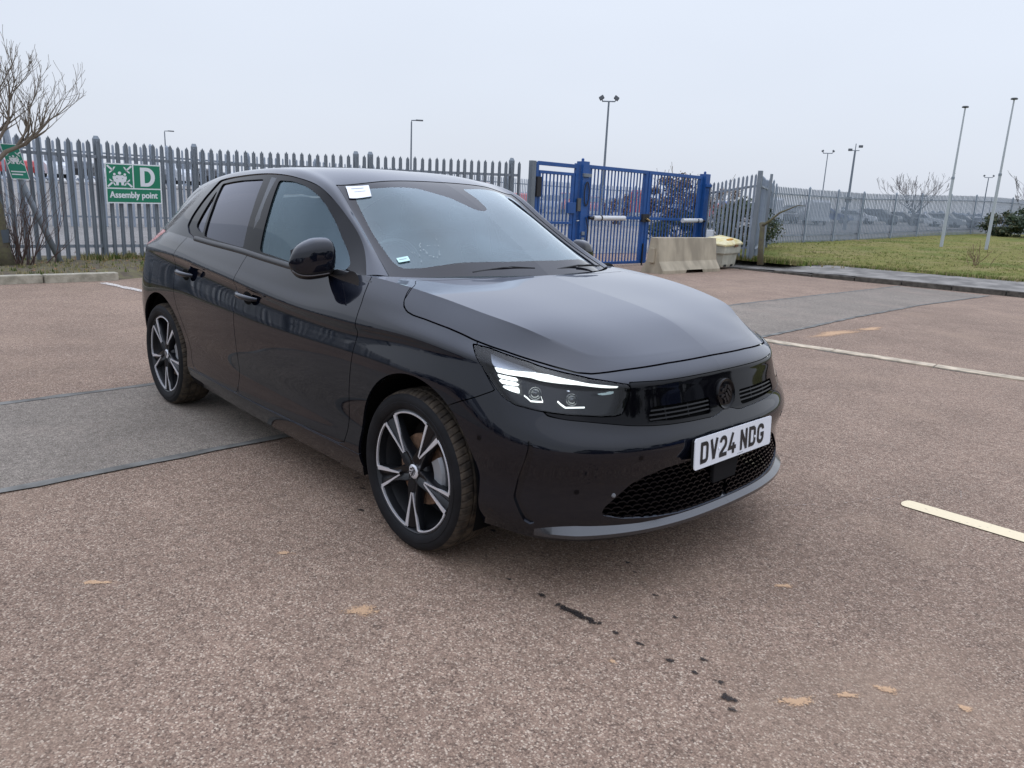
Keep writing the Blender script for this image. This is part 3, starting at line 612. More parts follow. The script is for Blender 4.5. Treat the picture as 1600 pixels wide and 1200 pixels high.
# pedestrian gate
PG_ = empty('pedestrian_gate', (GX, 9, 0), 0, 'narrow blue barred pedestrian gate left of the double gates', 'gate')
gbar(PG_, 'frame_upright', 8.40, 8.475, .0, 2.075, .06); gbar(PG_, 'frame_upright', 9.55, 9.635, .0, 2.12, .06)
gbar(PG_, 'top_beam', 8.475, 9.55, 2.02, 2.095, .06); gbar(PG_, 'leaf_top_rail', 8.50, 9.53, 1.865, 1.925, .045); gbar(PG_, 'leaf_bottom_rail', 8.50, 9.53, .06, .12, .045); gbar(PG_, 'middle_rail', 8.55, 9.50, .90, .95, .035, x=GX+.03)
gbar(PG_, 'leaf_stile', 8.50, 8.545, .12, 1.865, .045); gbar(PG_, 'leaf_stile', 9.46, 9.53, .12, 1.865, .045)
for i in range(8): y = 8.615+i*.106; gbar(PG_, 'bar', y-.0125, y+.0125, .12, 1.865, .022, bev=0)
gbar(PG_, 'hinge_box', 8.40, 8.52, 1.42, 1.80, .05, x=GX+.05, m=BLACKP); gbar(PG_, 'lock_box', 9.32, 9.56, 1.12, 1.34, .06, x=GX+.045)
gbar(PG_, 'keypad', 9.60, 9.72, 1.17, 1.43, .04, x=GX+.07, m=mat('grey_keypad', (.09,.09,.085), rough=.5))
mb = MB(); mb.tube([(GX+.07, 9.62, .98), (GX+.12, 9.62, .98), (GX+.12, 9.55, .97)], .012, 6); mb.build('lever_handle', CHROME0 if 'CHROME0' in globals() else mat('handle_metal', (.5,.5,.48), rough=.3, metal=1), PG_)
# the big posts
for y, lab in ((9.79, 'thick blue gate post with looped cable, left of the double gates'), (14.33, 'thick blue gate post at the right end of the double gates')):
    BP = empty('gate_post', (GX, y, 0), 0, lab, 'post'); gbar(BP, 'post_shaft', y-.095, y+.095, 0, 2.17, .19); mb = MB(); mb.lathe([(.03, 0), (.03, .05), (0, .07)], (GX, y-.02, 2.17), 'z', 10); mb.build('post_cap', BLUE, BP)
    gbar(BP, 'hinge_plate', y-.10, y+.14, 1.86, 1.93, .05, x=GX+.11, m=BLUE if y > 12 else GALV); gbar(BP, 'hinge_plate', y-.08, y+.12, .28, .35, .05, x=GX+.11)
    if y < 12:
        mb = MB(); mb.tube([(GX+.12, y+.03+.07*math.sin(t), 1.52+.24*math.cos(t)) for t in np.linspace(0, 6.1, 26)], .012, 6); mb.build('cable_loop', BLACKP, BP)
        mb = MB(); mb.tube([(GX+.12, y+.05, 1.05), (GX+.14, y+.12, .8), (GX+.13, y+.10, .55), (GX+.12, y+.0, .42), (GX+.11, y-.02, .3)], .011, 6); mb.build('cable', BLACKP, BP)
        for zc in (.72, .60): gbar(BP, 'junction_box', y-.05, y+.03, zc-.035, zc+.035, .04, x=GX+.115, m=GALV)
    else:
        mb = MB(); mb.tube([(GX+.12, y-.03, 1.0), (GX+.14, y-.10, .85), (GX+.13, y-.08, .7), (GX+.12, y-.02, .62)], .011, 6); mb.build('cable', BLACKP, BP)
# double leaves
def leaf(ya, yb, lab, n):
    R = empty('gate_leaf', (GX, (ya+yb)/2, 0), 0, lab, 'gate', 'leaves of the blue double gates')
    a, b = min(ya, yb), max(ya, yb)
    gbar(R, 'top_rail', a, b, 2.04, 2.115, .06); gbar(R, 'bottom_rail', a, b, .045, .105, .06)
    gbar(R, 'stile', a, a+.075, .105, 2.04, .06); gbar(R, 'stile', b-.085, b, .105, 2.04, .06); gbar(R, 'middle_rail', a+.08, b-.09, 1.03, 1.09, .035, x=GX+.035)
    for i in range(n): y = a+.075+(b-a-.16)*(i+.5)/n; gbar(R, 'bar', y-.0125, y+.0125, .105, 2.04, .022, bev=0)
    return R
L1 = leaf(9.93, 11.99, 'blue barred leaf of the double gate, nearer the pedestrian gate, with white motor arm', 17)
L2 = leaf(12.03, 14.20, 'blue barred gate leaf half behind the concrete barrier, bushes showing through its bars', 17)
WH = mat('white_motor_housing', (.62,.63,.62), rough=.4)
def arm(root, ya, yb, ring):
    mb = MB(); mb.tube([(GX+.14, ya, 1.04), (GX+.14, yb, 1.055)], .052, 14); mb.build('motor_arm', WH, root, smooth=40)
    mb = MB(); mb.tube([(GX+.14, ring, 1.045), (GX+.14, ring+.04, 1.045)], .058, 14); mb.build('arm_clamp', BLACKP, root, smooth=40)
    e0 = ya-.14 if ring < (ya+yb)/2 else yb+.02; mb = MB(); mb.tube([(GX+.14, e0, 1.04), (GX+.14, e0+.13, 1.04)], .035, 10); mb.build('arm_joint', BLACKP, root, smooth=40)
arm(L1, 10.06, 11.10, 10.27); arm(L2, 13.33, 14.13, 13.93)
gbar(L1, 'drop_bolt', 11.955, 11.985, -.02, .5, .03, x=GX+.05, m=BLACKP); gbar(L1, 'lock_plate', 11.82, 12.06, .98, 1.16, .05, x=GX+.07, m=BLACKP)
mb = MB(); mb.tube([(GX+.12, 11.93, 1.06), (GX+.13, 12.05, 1.01)], .022, 8); mb.build('padlock', mat('brass', (.5,.38,.18), rough=.4, metal=.8), L1)
# ---------------------------------------------------------------- signs on the left fence
SG_G = mat('sign_green', (.006,.185,.095), rough=.45); SG_W = mat('sign_white', (.70,.73,.74), rough=.5)
SO = Vector((-11.335, 1.42, .99)); sy = Vector((0, .855, .012)); sz = Vector((.0, .012, .625))    # lower left corner, width, height
SIGN = empty('assembly_point_sign', (-11.34, 1.85, 1.3), 0, 'green and white assembly point sign with a large letter D on the palisade fence', 'sign')
def srect(o, ey, ez, a0, b0, a1, b1, m, nm, lift, root, thick=.002, x=Vector((1, 0, 0))):
    mb = MB(); P = [o+ey*a+ez*b+x*lift for a, b in ((a0, b0), (a1, b0), (a1, b1), (a0, b1))]; Q = [p-x*thick for p in P]
    mb.add(P+Q, [(0, 1, 2, 3), (7, 6, 5, 4), (0, 4, 5, 1), (1, 5, 6, 2), (2, 6, 7, 3), (3, 7, 4, 0)]); return mb.build(nm, m, root)
srect(SO, sy, sz, 0, 0, 1, 1, SG_W, 'sign_board', .004, SIGN, .004)
srect(SO, sy, sz, .022, .395, .478, .968, SG_G, 'green_field', .006, SIGN); srect(SO, sy, sz, .502, .395, .978, .968, SG_G, 'green_field', .006, SIGN); srect(SO, sy, sz, .022, .035, .978, .362, SG_G, 'green_field', .006, SIGN)
def put_text(s, size, o, ey, ez, a, b, m, root, lift, sx=1, bold=0, nm='lettering'):
    me = text_mesh(s, 1); u = ey.normalized(); v = ez.normalized(); x = Vector((1, 0, 0)); p0 = o+ey*a+ez*b+x*lift
    for q in me.vertices: c = q.co.copy(); q.co = p0+u*(c.x*size*sx)+v*(c.y*size)
    me.materials.append(m); ob = link(nm, me, root)
    if bold:
        for k, (du, dv) in enumerate(((bold, 0), (0, bold*.6), (bold, bold*.6))):
            m2 = me.copy()
            for q in m2.vertices: q.co = q.co+u*du+v*dv+x*(.0001*(k+1))
            link(nm, m2, root)
    return ob
put_text('Assembly point', .140, SO, sy, sz, .060, .140, SG_W, SIGN, .0078, sx=.835, bold=.008)
# the D drawn as a thick stroke
def flat(poly_list, m, nm, o, u, v, lift, root):
    mb = MB()
    for P in poly_list: mb.add([o+u*a+v*b+Vector((lift, 0, 0)) for a, b in P], [tuple(range(len(P)))])
    return mb.build(nm, m, root)
u_, v_ = sy.normalized(), sz.normalized()
dx, dz = .525, .275
outer = [(0, 0), (0, .30)]+[(.10+.130*math.sin(t), .15+.15*math.cos(t)) for t in np.linspace(0, math.pi, 16)]
inner_ = [(.068, .055), (.068, .245)]+[(.098+.068*math.sin(t), .15+.095*math.cos(t)) for t in np.linspace(0, math.pi, 16)]
mb = MB(); n = len(outer)
for i in range(n):
    j = (i+1) % n; mb.add([SO+u_*(dx+a)+v_*(dz+b)+Vector((.0078, 0, 0)) for a, b in (outer[i], outer[j], inner_[j], inner_[i])], [(0, 1, 2, 3)])
mb.build('lettering', SG_W, SIGN)
def pictogram(o, u, v, s, lift, root):
    """four arrows pointing in at a group of people"""
    for sx_, sz_ in ((-1, 1), (1, 1), (-1, -1), (1, -1)):
        tip = (sx_*.062, sz_*.055); d = Vector((sx_, sz_*.9)).normalized(); n_ = Vector((-d.y, d.x)); T = Vector(tip)
        A = [T, T+d*.045+n_*.040, T+d*.020+n_*.012]; arrow = [[T-d*.004, T+n_*.044+d*.004, T+n_*.030+d*.016, T+n_*.010+d*.002*4, T-n_*.010+d*.008, T-n_*.030+d*.016, T-n_*.044+d*.004], [T+n_*.0085, T-n_*.0085, T-n_*.0085+d*.068, T+n_*.0085+d*.068]]
        flat([[(p.x*s, p.y*s) for p in P] for P in arrow], SG_W, 'arrow', o, u, v, lift, root)
    for cx, cy, k in ((-.048, .018, .8), (.048, .018, .8), (0, .030, 1), (-.024, -.004, .95), (.024, -.004, .95)):
        head = [(s*(cx+.0155*k*math.cos(t)), s*(cy+.0155*k*math.sin(t))) for t in np.linspace(0, 6.283, 12)[:-1]]
        bodyp = [(s*(cx+a*k), s*(cy+b*k)) for a, b in ((-.021, -.022), (.021, -.022), (.021, -.055), (.014, -.058), (.012, -.088), (-.012, -.088), (-.014, -.058), (-.021, -.055))]
        flat([head], SG_W, 'person_figure', o, u, v, lift+.0001*cx*20+.0004, root); flat([bodyp], SG_W, 'person_figure', o, u, v, lift+.0002+.0001*cx*20, root)
pictogram(SO+sy*.25+sz*.68, u_, v_, 1.62, .0074, SIGN)
# older leaning sign on the post at the very left
S2 = empty('leaning_assembly_sign', (-11.05, .1, 1.5), 0, 'smaller faded green assembly sign hanging askew on the leaning post at the left edge', 'sign')
o2 = Vector((-11.05, .10, 1.30)); y2 = Vector((0, .23, .0)); z2 = Vector((0, -.105, .485)); W2 = Vector((0, .03, 0))
srect(o2, y2, z2, 0, 0, 1, 1, SG_W, 'sign_board', .004, S2, .004); srect(o2, y2, z2, .04, .02, .96, .98, mat('sign_green_faded', (.012,.215,.135), rough=.5), 'green_field', .006, S2)
pictogram(o2+y2*.5+z2*.60, y2.normalized(), z2.normalized(), .92, .0074, S2)
for k, w in ((.20, .8), (.12, .6)): srect(o2, y2, z2, .1, k, .1+w, k+.035, SG_W, 'text_line', .0076, S2, .001)
mb = MB(); mb.tube([(-11.14, .10, 2.06), (-11.12, .16, 1.5), (-11.12, .34, .95), (-11.10, .66, .02)], [.038, .040, .042, .045], 10); o = mb.build('leaning_post', GALVD, None, smooth=True); tag(o, 'grey steel post leaning to the right behind the bare tree, holding the small sign', 'post')

# ---------------------------------------------------------------- concrete barrier, grit bin, cabinet
CB = mat('barrier_concrete', (.36,.31,.225), rough=.92, var=.22, var_scale=4, bump=.4, bump_scale=50, stretch=(1, 1, .35), detail=8)
B0, B1 = Vector((-6.97, 10.47, 0)), Vector((-6.96, 12.62, 0))
BR = empty('concrete_barrier', (-7.1, 11.5, 0), 0, 'weathered beige concrete jersey barrier standing in front of the blue gates', 'barrier')
prof = [(-.29, .0), (-.29, .065), (-.17, .245), (-.10, .72), (.10, .72), (.17, .245), (.29, .065), (.29, 0)]
mb = MB(); Y = [0, .05, .80, .84, 1.42, 1.46, 2.09, 2.15]; ring = []
for y in Y:
    cut = .07 if .82 < y < 1.44 else 0; k = .93 if y in (0, 2.15) else 1; row = []
    for a, z in prof: row.append((-7.23+a*k, 10.47+y, max(z, cut) if z < .07 else z*(.99 if k < 1 else 1)))
    ring.append(row)
mb.grid(ring); mb.add(ring[0], [tuple(range(8))]); mb.add(ring[-1], [tuple(range(8))[::-1]])
mb.build('barrier_body', CB, BR, bevel=.006)
mb = MB(); mb.box((-7.23, 10.445, .36), (.11, .06, .30)); mb.build('end_key', CB, BR, bevel=.01)
mb = MB()
for y in (10.72, 12.34): mb.box((-6.945, y, .035), (.012, .16, .05))
# grit bin
GBX = empty('grit_bin', (-7.55, 13.55, .05), 0, 'cream plastic grit bin with a dirty yellow hinged lid, right of the barrier', 'bin')
CRM = mat('cream_plastic', (.44,.43,.35), rough=.55, var=.15, var_scale=5); YEL = mat('faded_yellow_lid', (.62,.50,.20), rough=.55, var=.22, var_scale=6, var_col=(.74,.68,.45)); ORG = mat('orange_grit', (.62,.30,.05), rough=.8)
gc = Vector((-7.48, 13.42, .05)); gz = math.atan2(1.0, -.42); GA = Vector((-.12, 1, 0)).normalized(); GB = Vector((1, .12, 0)).normalized()
def gpt(a, b, z): return gc+GA*a+GB*b+Vector((0, 0, z))
def frust(secs):
    mb = MB(); R = []
    for (hw, hd, z) in secs: R.append([gpt(s1*hw, s2*hd, z) for s1, s2 in ((-1, 1), (1, 1), (1, -1), (-1, -1), (-1, 1))])
    mb.grid([[tuple(p) for p in r] for r in R]); mb.add([tuple(p) for p in R[0][:4]], [(3, 2, 1, 0)]); mb.add([tuple(p) for p in R[-1][:4]], [(0, 1, 2, 3)]); return mb
frust([(.34, .21, .0), (.36, .23, .06), (.385, .25, .29), (.435, .29, .31), (.435, .295, .345), (.45, .30, .50)]).build('bin_body', CRM, GBX, bevel=.01)
mb = MB()
for a in (-.19, .17): mb.box(gpt(a, .226, .035), (.03, .11, .05), rz=math.atan2(GB.y, GB.x)+0)
mb2 = MB(); mb2.box(gpt(-.19, .225, .035), (.02, .11, .05), rz=.12); mb2.build('forklift_slot', BLACKP, GBX); mb2 = MB(); mb2.box(gpt(.17, .225, .035), (.02, .11, .05), rz=.12); mb2.build('forklift_slot', BLACKP, GBX)
mb = MB(); R = [[tuple(gpt(s1*w, s2*d_, z+(.05 if s2 < 0 else 0)+.02*math.sin(s1*2))) for s1, s2 in ((-1, 1), (-.4, 1), (.4, 1), (1, 1), (1, -1), (.4, -1), (-.4, -1), (-1, -1), (-1, 1))] for w, d_, z in ((.475, .325, .495), (.48, .33, .53), (.40, .26, .60), (.30, .16, .635))]
mb.grid(R); mb.add(R[-1][:8], [tuple(range(8))]); mb.build('bin_lid', YEL, GBX, bevel=.008)
mb = MB(); mb.tube([gpt(-.16, .20, .615), gpt(0, .22, .625), gpt(.18, .20, .62)], [.02, .032, .022], 8); mb.build('lid_handle', ORG, GBX, smooth=True)
mb = MB(); mb.box(gpt(.10, .335, .49), (.02, .16, .05), rz=.12); mb.build('rusty_clasp', mat('rust_stain', (.20,.10,.05), rough=.9), GBX)
# white cabinet
WC = empty('white_cabinet', (-8.15, 14.0, 0), 0, 'small white control cabinet on the ground by the right hand gate post', 'cabinet')
mb = MB(); mb.box((-8.12, 13.93, .42), (.16, .215, .86), rz=.4); mb.build('cabinet_body', mat('white_cabinet_paint', (.60,.62,.64), rough=.5), WC, bevel=.01)
mb = MB(); mb.box((-8.035, 13.90, .70), (.012, .02, .06), rz=.4); mb.build('cabinet_lock', BLACKP, WC)

# ---------------------------------------------------------------- poles and lamps
POLE = mat('lamp_column_grey', (.16,.185,.21), rough=.6, metal=.2); FLAGM = mat('white_flagpole', (.42,.45,.47), rough=.5, metal=.2)
def flagpole(x, y, z0, z1, lab, grp='bare flagpoles on the lawn'):
    R = empty('flagpole', (x, y, z0), 0, lab, 'flagpole', grp); h = z1-z0
    mb = MB(); mb.tube([(x, y, z0-.1), (x, y, z0+h*.50)], [.062, .050], 12); mb.build('lower_shaft', FLAGM, R, smooth=40)
    mb = MB(); mb.tube([(x, y, z0+h*.50), (x, y, z1)], [.040, .026], 12); mb.build('upper_shaft', FLAGM, R, smooth=40)
    mb = MB(); mb.tube([(x, y, z0+h*.495), (x, y, z0+h*.512)], .058, 12); mb.build('collar', GALVD, R, smooth=40)
    mb = MB(); mb.lathe([(0, .05), (.09, .045), (.12, .01), (.10, -.01), (0, -.012)], (x, y, z1), 'z', 14); mb.build('finial', mat('finial_black', (.03, .035, .035), rough=.5), R, smooth=40)
    return R
flagpole(-7.70, 29.08, .36, 5.31, 'white flagpole on the lawn, the left and nearer looking one of the two tall ones')
flagpole(-6.31, 29.48, .42, 5.55, 'white flagpole on the lawn, the right hand one that reaches highest')
flagpole(-5.55, 32.3, .45, 5.6, 'white flagpole cut off by the right edge of the picture')
LH = mat('lantern_grey', (.10,.11,.12), rough=.5)
def lamp(x, y, h, lab, kind='twin', r0=.09, hs=1):
    z0 = terrain(x, y); R = empty('street_lamp', (x, y, z0), 0, lab, 'lamp post')
    to = (CAM-Vector((x, y, 0))); to.z = 0; to.normalize(); sd_ = Vector((-to.y, to.x, 0))
    mb = MB(); mb.tube([(x, y, z0-.2), (x, y, z0+1.2), (x, y, h)], [r0, r0*.85, r0*.55], 8); mb.build('column', POLE, R, smooth=40)
    P = Vector((x, y, h))
    if kind == 'twin':
        mb = MB(); mb.tube([P-sd_*.42, P, P+sd_*.38], .04, 6); mb.build('crossarm', POLE, R)
        for s in (-1, 1):
            c = P+sd_*(s*.46)+Vector((0, 0, .20)); mb = MB(); mb.box(c, (.30*hs, .36*hs, .22*hs), rz=math.atan2(sd_.y, sd_.x), ry=.6*s); mb.build('floodlight', LH, R, bevel=.03)
            mb = MB(); mb.tube([P+sd_*(s*.38), c], .03, 6); mb.build('bracket', POLE, R)
    elif kind == 'single':
        mb = MB(); mb.tube([P, P+Vector((0, 0, .12)), P+sd_*.45+Vector((0, 0, .16))], .045, 6); mb.build('bracket', POLE, R)
        mb = MB(); mb.box(P+sd_*.65+Vector((0, 0, .16)), (.60, .25, .11), rz=math.atan2(sd_.y, sd_.x)); mb.build('lantern', LH, R, bevel=.03)
    else:
        mb = MB(); mb.tube([P, P+Vector((0, 0, .5))], .03, 6); mb.build('mast_tip', POLE, R)
        for s, dz in ((-1, .05), (1, .3)): mb = MB(); mb.box(P+sd_*.35*s+Vector((0, 0, dz)), (.30, .18, .18), rz=math.atan2(sd_.y, sd_.x)); mb.build('camera_head', LH, R, bevel=.03)
        mb = MB(); mb.tube([P-sd_*.3, P+sd_*.3], .03, 6); mb.build('bracket', POLE, R)
        mb = MB(); mb.box(P+sd_*.02-Vector((0, 0, 3.6)), (.3, .3, .4)); mb.build('control_box', LH, R)
    return R
lamp(-51.28, 36.32, 7.3, 'single armed street lamp rising above the fence behind the car roof', 'single', .10)
lamp(-30.03, 35.85, 7.6, 'tall twin floodlight column above the blue gates, the largest lamp in the picture', 'twin', .10)
lamp(-30.81, 68.28, 6.9, 'slim twin headed floodlight column beyond the long fence, left of the camera mast', 'twin', .07, .7)
lamp(-23.59, 57.27, 6.2, 'camera mast beyond the long fence, right of the slim floodlight', 'cctv', .13)
lamp(-85.47, 28.77, 6.9, 'small distant single lamp at the left, above the assembly sign', 'single', .10)
lamp(-25.79, 98.8, 6.4, 'distant lamp between the two tall flagpoles', 'twin', .09, .7)

# ---------------------------------------------------------------- trees and bushes
BARK = mat('mossy_bark', (.095,.080,.058), rough=1, var=.35, var_scale=14, var_col=(.125,.118,.062), bump=1, bump_scale=40)
TWIG = mat('bare_twigs', (.17,.14,.105), rough=.95); TWIGF = mat('distant_twigs', (.15,.14,.14), rough=.95)
def branches(mb, p, d, L, r, depth, rr, spread=.55, up=.10, nseg=4, minr=.0025, grav=0, sides=5, kids=(2, 4), decay=.68):
    pts = [p.copy()]; rad = [r]; q = p.copy(); dd = d.copy()
    for i in range(nseg):
        dd = (dd+Vector((rr.gauss(0, .10), rr.gauss(0, .10), rr.gauss(0, .08)+up*.35))).normalized(); q = q+dd*(L/nseg); pts.append(q.copy()); rad.append(max(minr, r*(1-.55*(i+1)/nseg)))
    mb.tube(pts, rad, sides if depth > 1 else 4, caps=False)
    if depth <= 0: return
    n = rr.randint(*kids)
    for k in range(n):
        t = rr.uniform(.30, 1.0) if k else 1.0; i = min(nseg-1, int(t*nseg)); b = pts[i].lerp(pts[i+1], t*nseg-i) if t < 1 else pts[-1]
        ax = Vector((rr.gauss(0, 1), rr.gauss(0, 1), rr.gauss(0, .6))).normalized(); nd = (dd+ax*spread*rr.uniform(.6, 1.3)+Vector((0, 0, up))).normalized()
        branches(mb, b, nd, L*decay*rr.uniform(.75, 1.15), max(minr, rad[i]*.62), depth-1, rr, spread, up, nseg, minr, grav, sides, kids, decay)
rr = random.Random(21)
TR = empty('bare_tree', (-10.72, -.16, 0), 0, 'bare winter tree with a mossy trunk at the left edge, branches reaching over the fence', 'tree')
mb = MB(); tp = [Vector(p) for p in ((-10.72,-.13,-.02),(-10.72,-.17,.35),(-10.70,-.20,.9),(-10.66,-.28,1.25),(-10.62,-.20,1.50))]
mb.tube(tp, [.125, .100, .092, .085, .060], 12); mb.build('trunk', BARK, TR, smooth=True)
mb = MB(); mb.tube([Vector((-10.72,-.155,.42)), Vector((-10.715,-.17,.60))], .104, 12, caps=False); mb.build('trunk_band', mat('grey_band', (.07,.085,.10), rough=.8), TR, smooth=True)
mb = MB()
def limb(path, r0, r1, kids, seed, L=.55, depth=2, spread=.6):
    R = random.Random(seed); P = [Vector(q) for q in path]; n = len(P); rad = [r0+(r1-r0)*i/(n-1) for i in range(n)]; mb.tube(P, rad, 7, caps=False)
    for k in range(kids):
        t = R.uniform(.25, 1)*(n-1); i = min(n-2, int(t)); b = P[i].lerp(P[i+1], t-i); d = (P[i+1]-P[i]).normalized()
        nd = (d+Vector((R.gauss(0, .5), R.gauss(0, .7), abs(R.gauss(.35, .5))))).normalized(); branches(mb, b, nd, L*R.uniform(.5, 1.1), max(.003, rad[i]*.5), depth, R, spread, .22, 4, .0022, kids=(2, 3), decay=.66)
limb([(-10.62,-.20,1.45),(-10.60,-.02,1.66),(-10.58,.22,1.78),(-10.55,.38,1.95),(-10.5,.52,2.12),(-10.5,.64,2.22)], .036, .006, 20, 3, .40, 2)
limb([(-10.66,-.24,1.30),(-10.62,-.12,1.75),(-10.58,.04,2.05),(-10.56,.08,2.35),(-10.5,.16,2.62)], .030, .004, 20, 23, .38, 2, .5)
limb([(-10.60,.10,1.72),(-10.56,.26,1.98),(-10.5,.30,2.25),(-10.5,.38,2.45)], .018, .003, 14, 27, .32, 2, .5)
limb([(-10.66,-.26,1.25),(-10.70,-.20,1.65),(-10.72,-.06,1.95),(-10.7,-.12,2.25),(-10.65,-.06,2.45),(-10.6,-.12,2.72)], .038, .004, 22, 5, .40, 2)
limb([(-10.66,-.28,1.25),(-10.70,-.45,1.7),(-10.75,-.55,2.1),(-10.8,-.52,2.5)], .045, .008, 16, 7, .42, 2)
limb([(-10.62,-.20,1.50),(-10.3,-.30,1.75),(-10.1,-.27,2.0),(-10.0,-.32,2.25)], .03, .006, 14, 9, .40, 2)
mb.build('branches', TWIG, TR, smooth=True)
BS = empty('twiggy_shrub', (-10.75, .05, 0), 0, 'leafless twiggy shrub at the foot of the bare tree by the left fence', 'shrub')
mb = MB(); R = random.Random(31)
for k in range(26):
    a = R.uniform(-.5, .9); p = Vector((-10.75+R.gauss(0, .08), .02+R.gauss(0, .16), .06)); d = Vector((R.gauss(0, .25), R.gauss(.18, .38), 1)).normalized(); branches(mb, p, d, R.uniform(.35, .8), .010, 2, R, .5, .10, 4, .0022, kids=(2, 3), decay=.6, sides=4)
mb.build('stems', mat('reddish_twigs', (.085,.055,.045), rough=.95), BS)

def bare_tree(x, y, z, h, w, seed, lab, m=TWIGF, n=12, depth=4, minr=.007, lean=0):
    R = random.Random(seed); T = empty('bare_tree', (x, y, z), 0, lab, 'tree'); mb = MB(); th = h*.22
    mb.tube([(x, y, z-.1), (x+.02, y, z+th)], [h*.022, h*.017], 8); mb.build('trunk', m, T); mb = MB()
    for k in range(n):
        a = 6.28*k/n+R.uniform(-.3, .3); d = Vector((math.cos(a)*w, math.sin(a)*w, 1.0*R.uniform(.5, 1.3))).normalized(); branches(mb, Vector((x, y, z+th*R.uniform(.6, 1))), d, h*.36*R.uniform(.7, 1.1), h*.007, depth, R, .42, .12, 4, minr, kids=(2, 3), decay=.62, sides=4)
    mb.build('branches', m, T)
bare_tree(-17.7, 54.2, 1.0, 4.2, .95, 41, 'bare spreading tree beyond the long fence, left of the flagpoles')
bare_tree(-9.0, 47.6, .95, 3.6, .85, 45, 'bare tree cut off by the right edge above the hedge', n=8)
# cut trunk with one long side branch by the corner post
ST = empty('pollarded_trunk', (-6.75, 13.95, 0), 0, 'short mossy pollarded trunk with one bent side branch, in front of the corner post', 'tree')
mb = MB(); mb.tube([(-6.60,13.72,.15),(-6.64,13.72,.55),(-6.66,13.73,.95),(-6.70,13.76,1.08)], [.075, .062, .055, .062], 10); mb.build('trunk', BARK, ST, smooth=True)
mb = MB(); mb.tube([(-6.66,13.72,1.02),(-6.50,13.78,1.16),(-6.36,13.86,1.32),(-6.2,14.0,1.42),(-6.05,14.05,1.50),(-5.9,14.15,1.49)], [.035, .028, .022, .015, .009, .005], 7); mb.build('side_branch', BARK, ST, smooth=True)

def leafy(root, c, rad, n, mats, size, seed, nm='foliage', hollow=.55, flat=1.0):
    """a crown of separate leaves in uneven clumps"""
    R = random.Random(seed); mb = MB(); cl = []
    for _ in range(max(6, n//140)):
        while True:
            q = Vector((R.uniform(-1, 1), R.uniform(-1, 1), R.uniform(-1, 1)))
            if hollow < q.length < 1: break
        cl.append((q, R.uniform(.16, .34)))
    for _ in range(n):
        q, s = cl[R.randrange(len(cl))]; o = Vector((R.gauss(0, 1), R.gauss(0, 1), R.gauss(0, .8)))*s*.55; p = q+o
        if p.z < -1: p.z = -1+R.random()*.1
        P = Vector(c)+Vector((p.x*rad[0], p.y*rad[1], p.z*rad[2])); mb.k = R.randrange(len(mats)); sz_ = size*R.uniform(.6, 1.3)
        a = Vector((R.gauss(0, 1), R.gauss(0, 1), R.gauss(0, 1))).normalized(); b = a.orthogonal().normalized(); mb.add([P-a*sz_, P+b*sz_*.5, P+a*sz_, P-b*sz_*.5], [(0, 1, 2, 3)])
    return mb.build(nm, mats, root, fix=False)
GR1 = [mat('evergreen_leaf_dark', (.022,.040,.018), rough=.7), mat('evergreen_leaf', (.045,.070,.028), rough=.7), mat('olive_leaf', (.085,.085,.035), rough=.8)]
BRN = [mat('dry_beech_leaf', (.20,.125,.075), rough=.9), mat('dry_beech_leaf_dark', (.12,.075,.05), rough=.9), mat('dry_beech_leaf_pale', (.28,.19,.12), rough=.9)]
def bush(x, y, z, rx, ry, rz_, lab, mats, n, size, seed, cat='bush', name='evergreen_bush', stems=9):
    B = empty(name, (x, y, z), 0, lab, cat); mb = MB(); R = random.Random(seed)
    for k in range(stems): branches(mb, Vector((x+R.gauss(0, rx*.15), y+R.gauss(0, ry*.15), z-.05)), Vector((R.gauss(0, .4), R.gauss(0, .4), 1)).normalized(), rz_*1.1, .018, 2, R, .5, .05, 3, .006, sides=4)
    mb.build('stems', TWIG, B); leafy(B, (x, y, z+rz_*.95), (rx, ry, rz_), n, mats, size, seed); return B
bush(-11.55, 17.6, .05, .95, 1.0, .62, 'low dark green bush behind the right leaf of the blue gate', GR1, 5200, .045, 51)
bush(-11.9, 17.7, .85, .80, .85, .80, 'brown leaved shrub behind the right leaf of the blue gate, rising above its top rail', BRN+GR1[:1], 3600, .045, 52, name='brown_leaved_shrub')
bush(-11.0, 19.0, .9, .45, .45, .65, 'thin brown leaved shrub just right of the blue gate post', BRN, 900, .04, 53, name='brown_leaved_shrub', stems=7)
bush(-13.2, 16.7, .8, .35, .4, .55, 'small brown leaved shrub seen through the middle of the double gates', BRN, 600, .04, 57, name='brown_leaved_shrub', stems=5)
bush(-9.9, 18.4, .15, .95, .95, .75, 'mid green bush behind the short palisade fence by the grit bin', [GR1[1], GR1[2], GR1[0]], 6000, .045, 54)
for k, (x, y, s, sd2) in enumerate(((-8.9, 42.2, 1.0, 61), (-7.6, 42.0, 1.15, 62), (-6.2, 41.6, 1.2, 63), (-4.6, 41.2, 1.2, 64))):
    bush(x, y, .62, 1.05*s, .9*s, .66*s, ['olive topped evergreen bush at the left end of the hedge by the right edge', 'dark evergreen bush, second in the hedge by the right edge', 'dark evergreen bush, third in the hedge at the right edge', 'dark evergreen bush ending the hedge beyond the right edge'][k], [GR1[2], GR1[1], GR1[0]] if k == 0 else GR1[:2], 3600, .075, sd2)
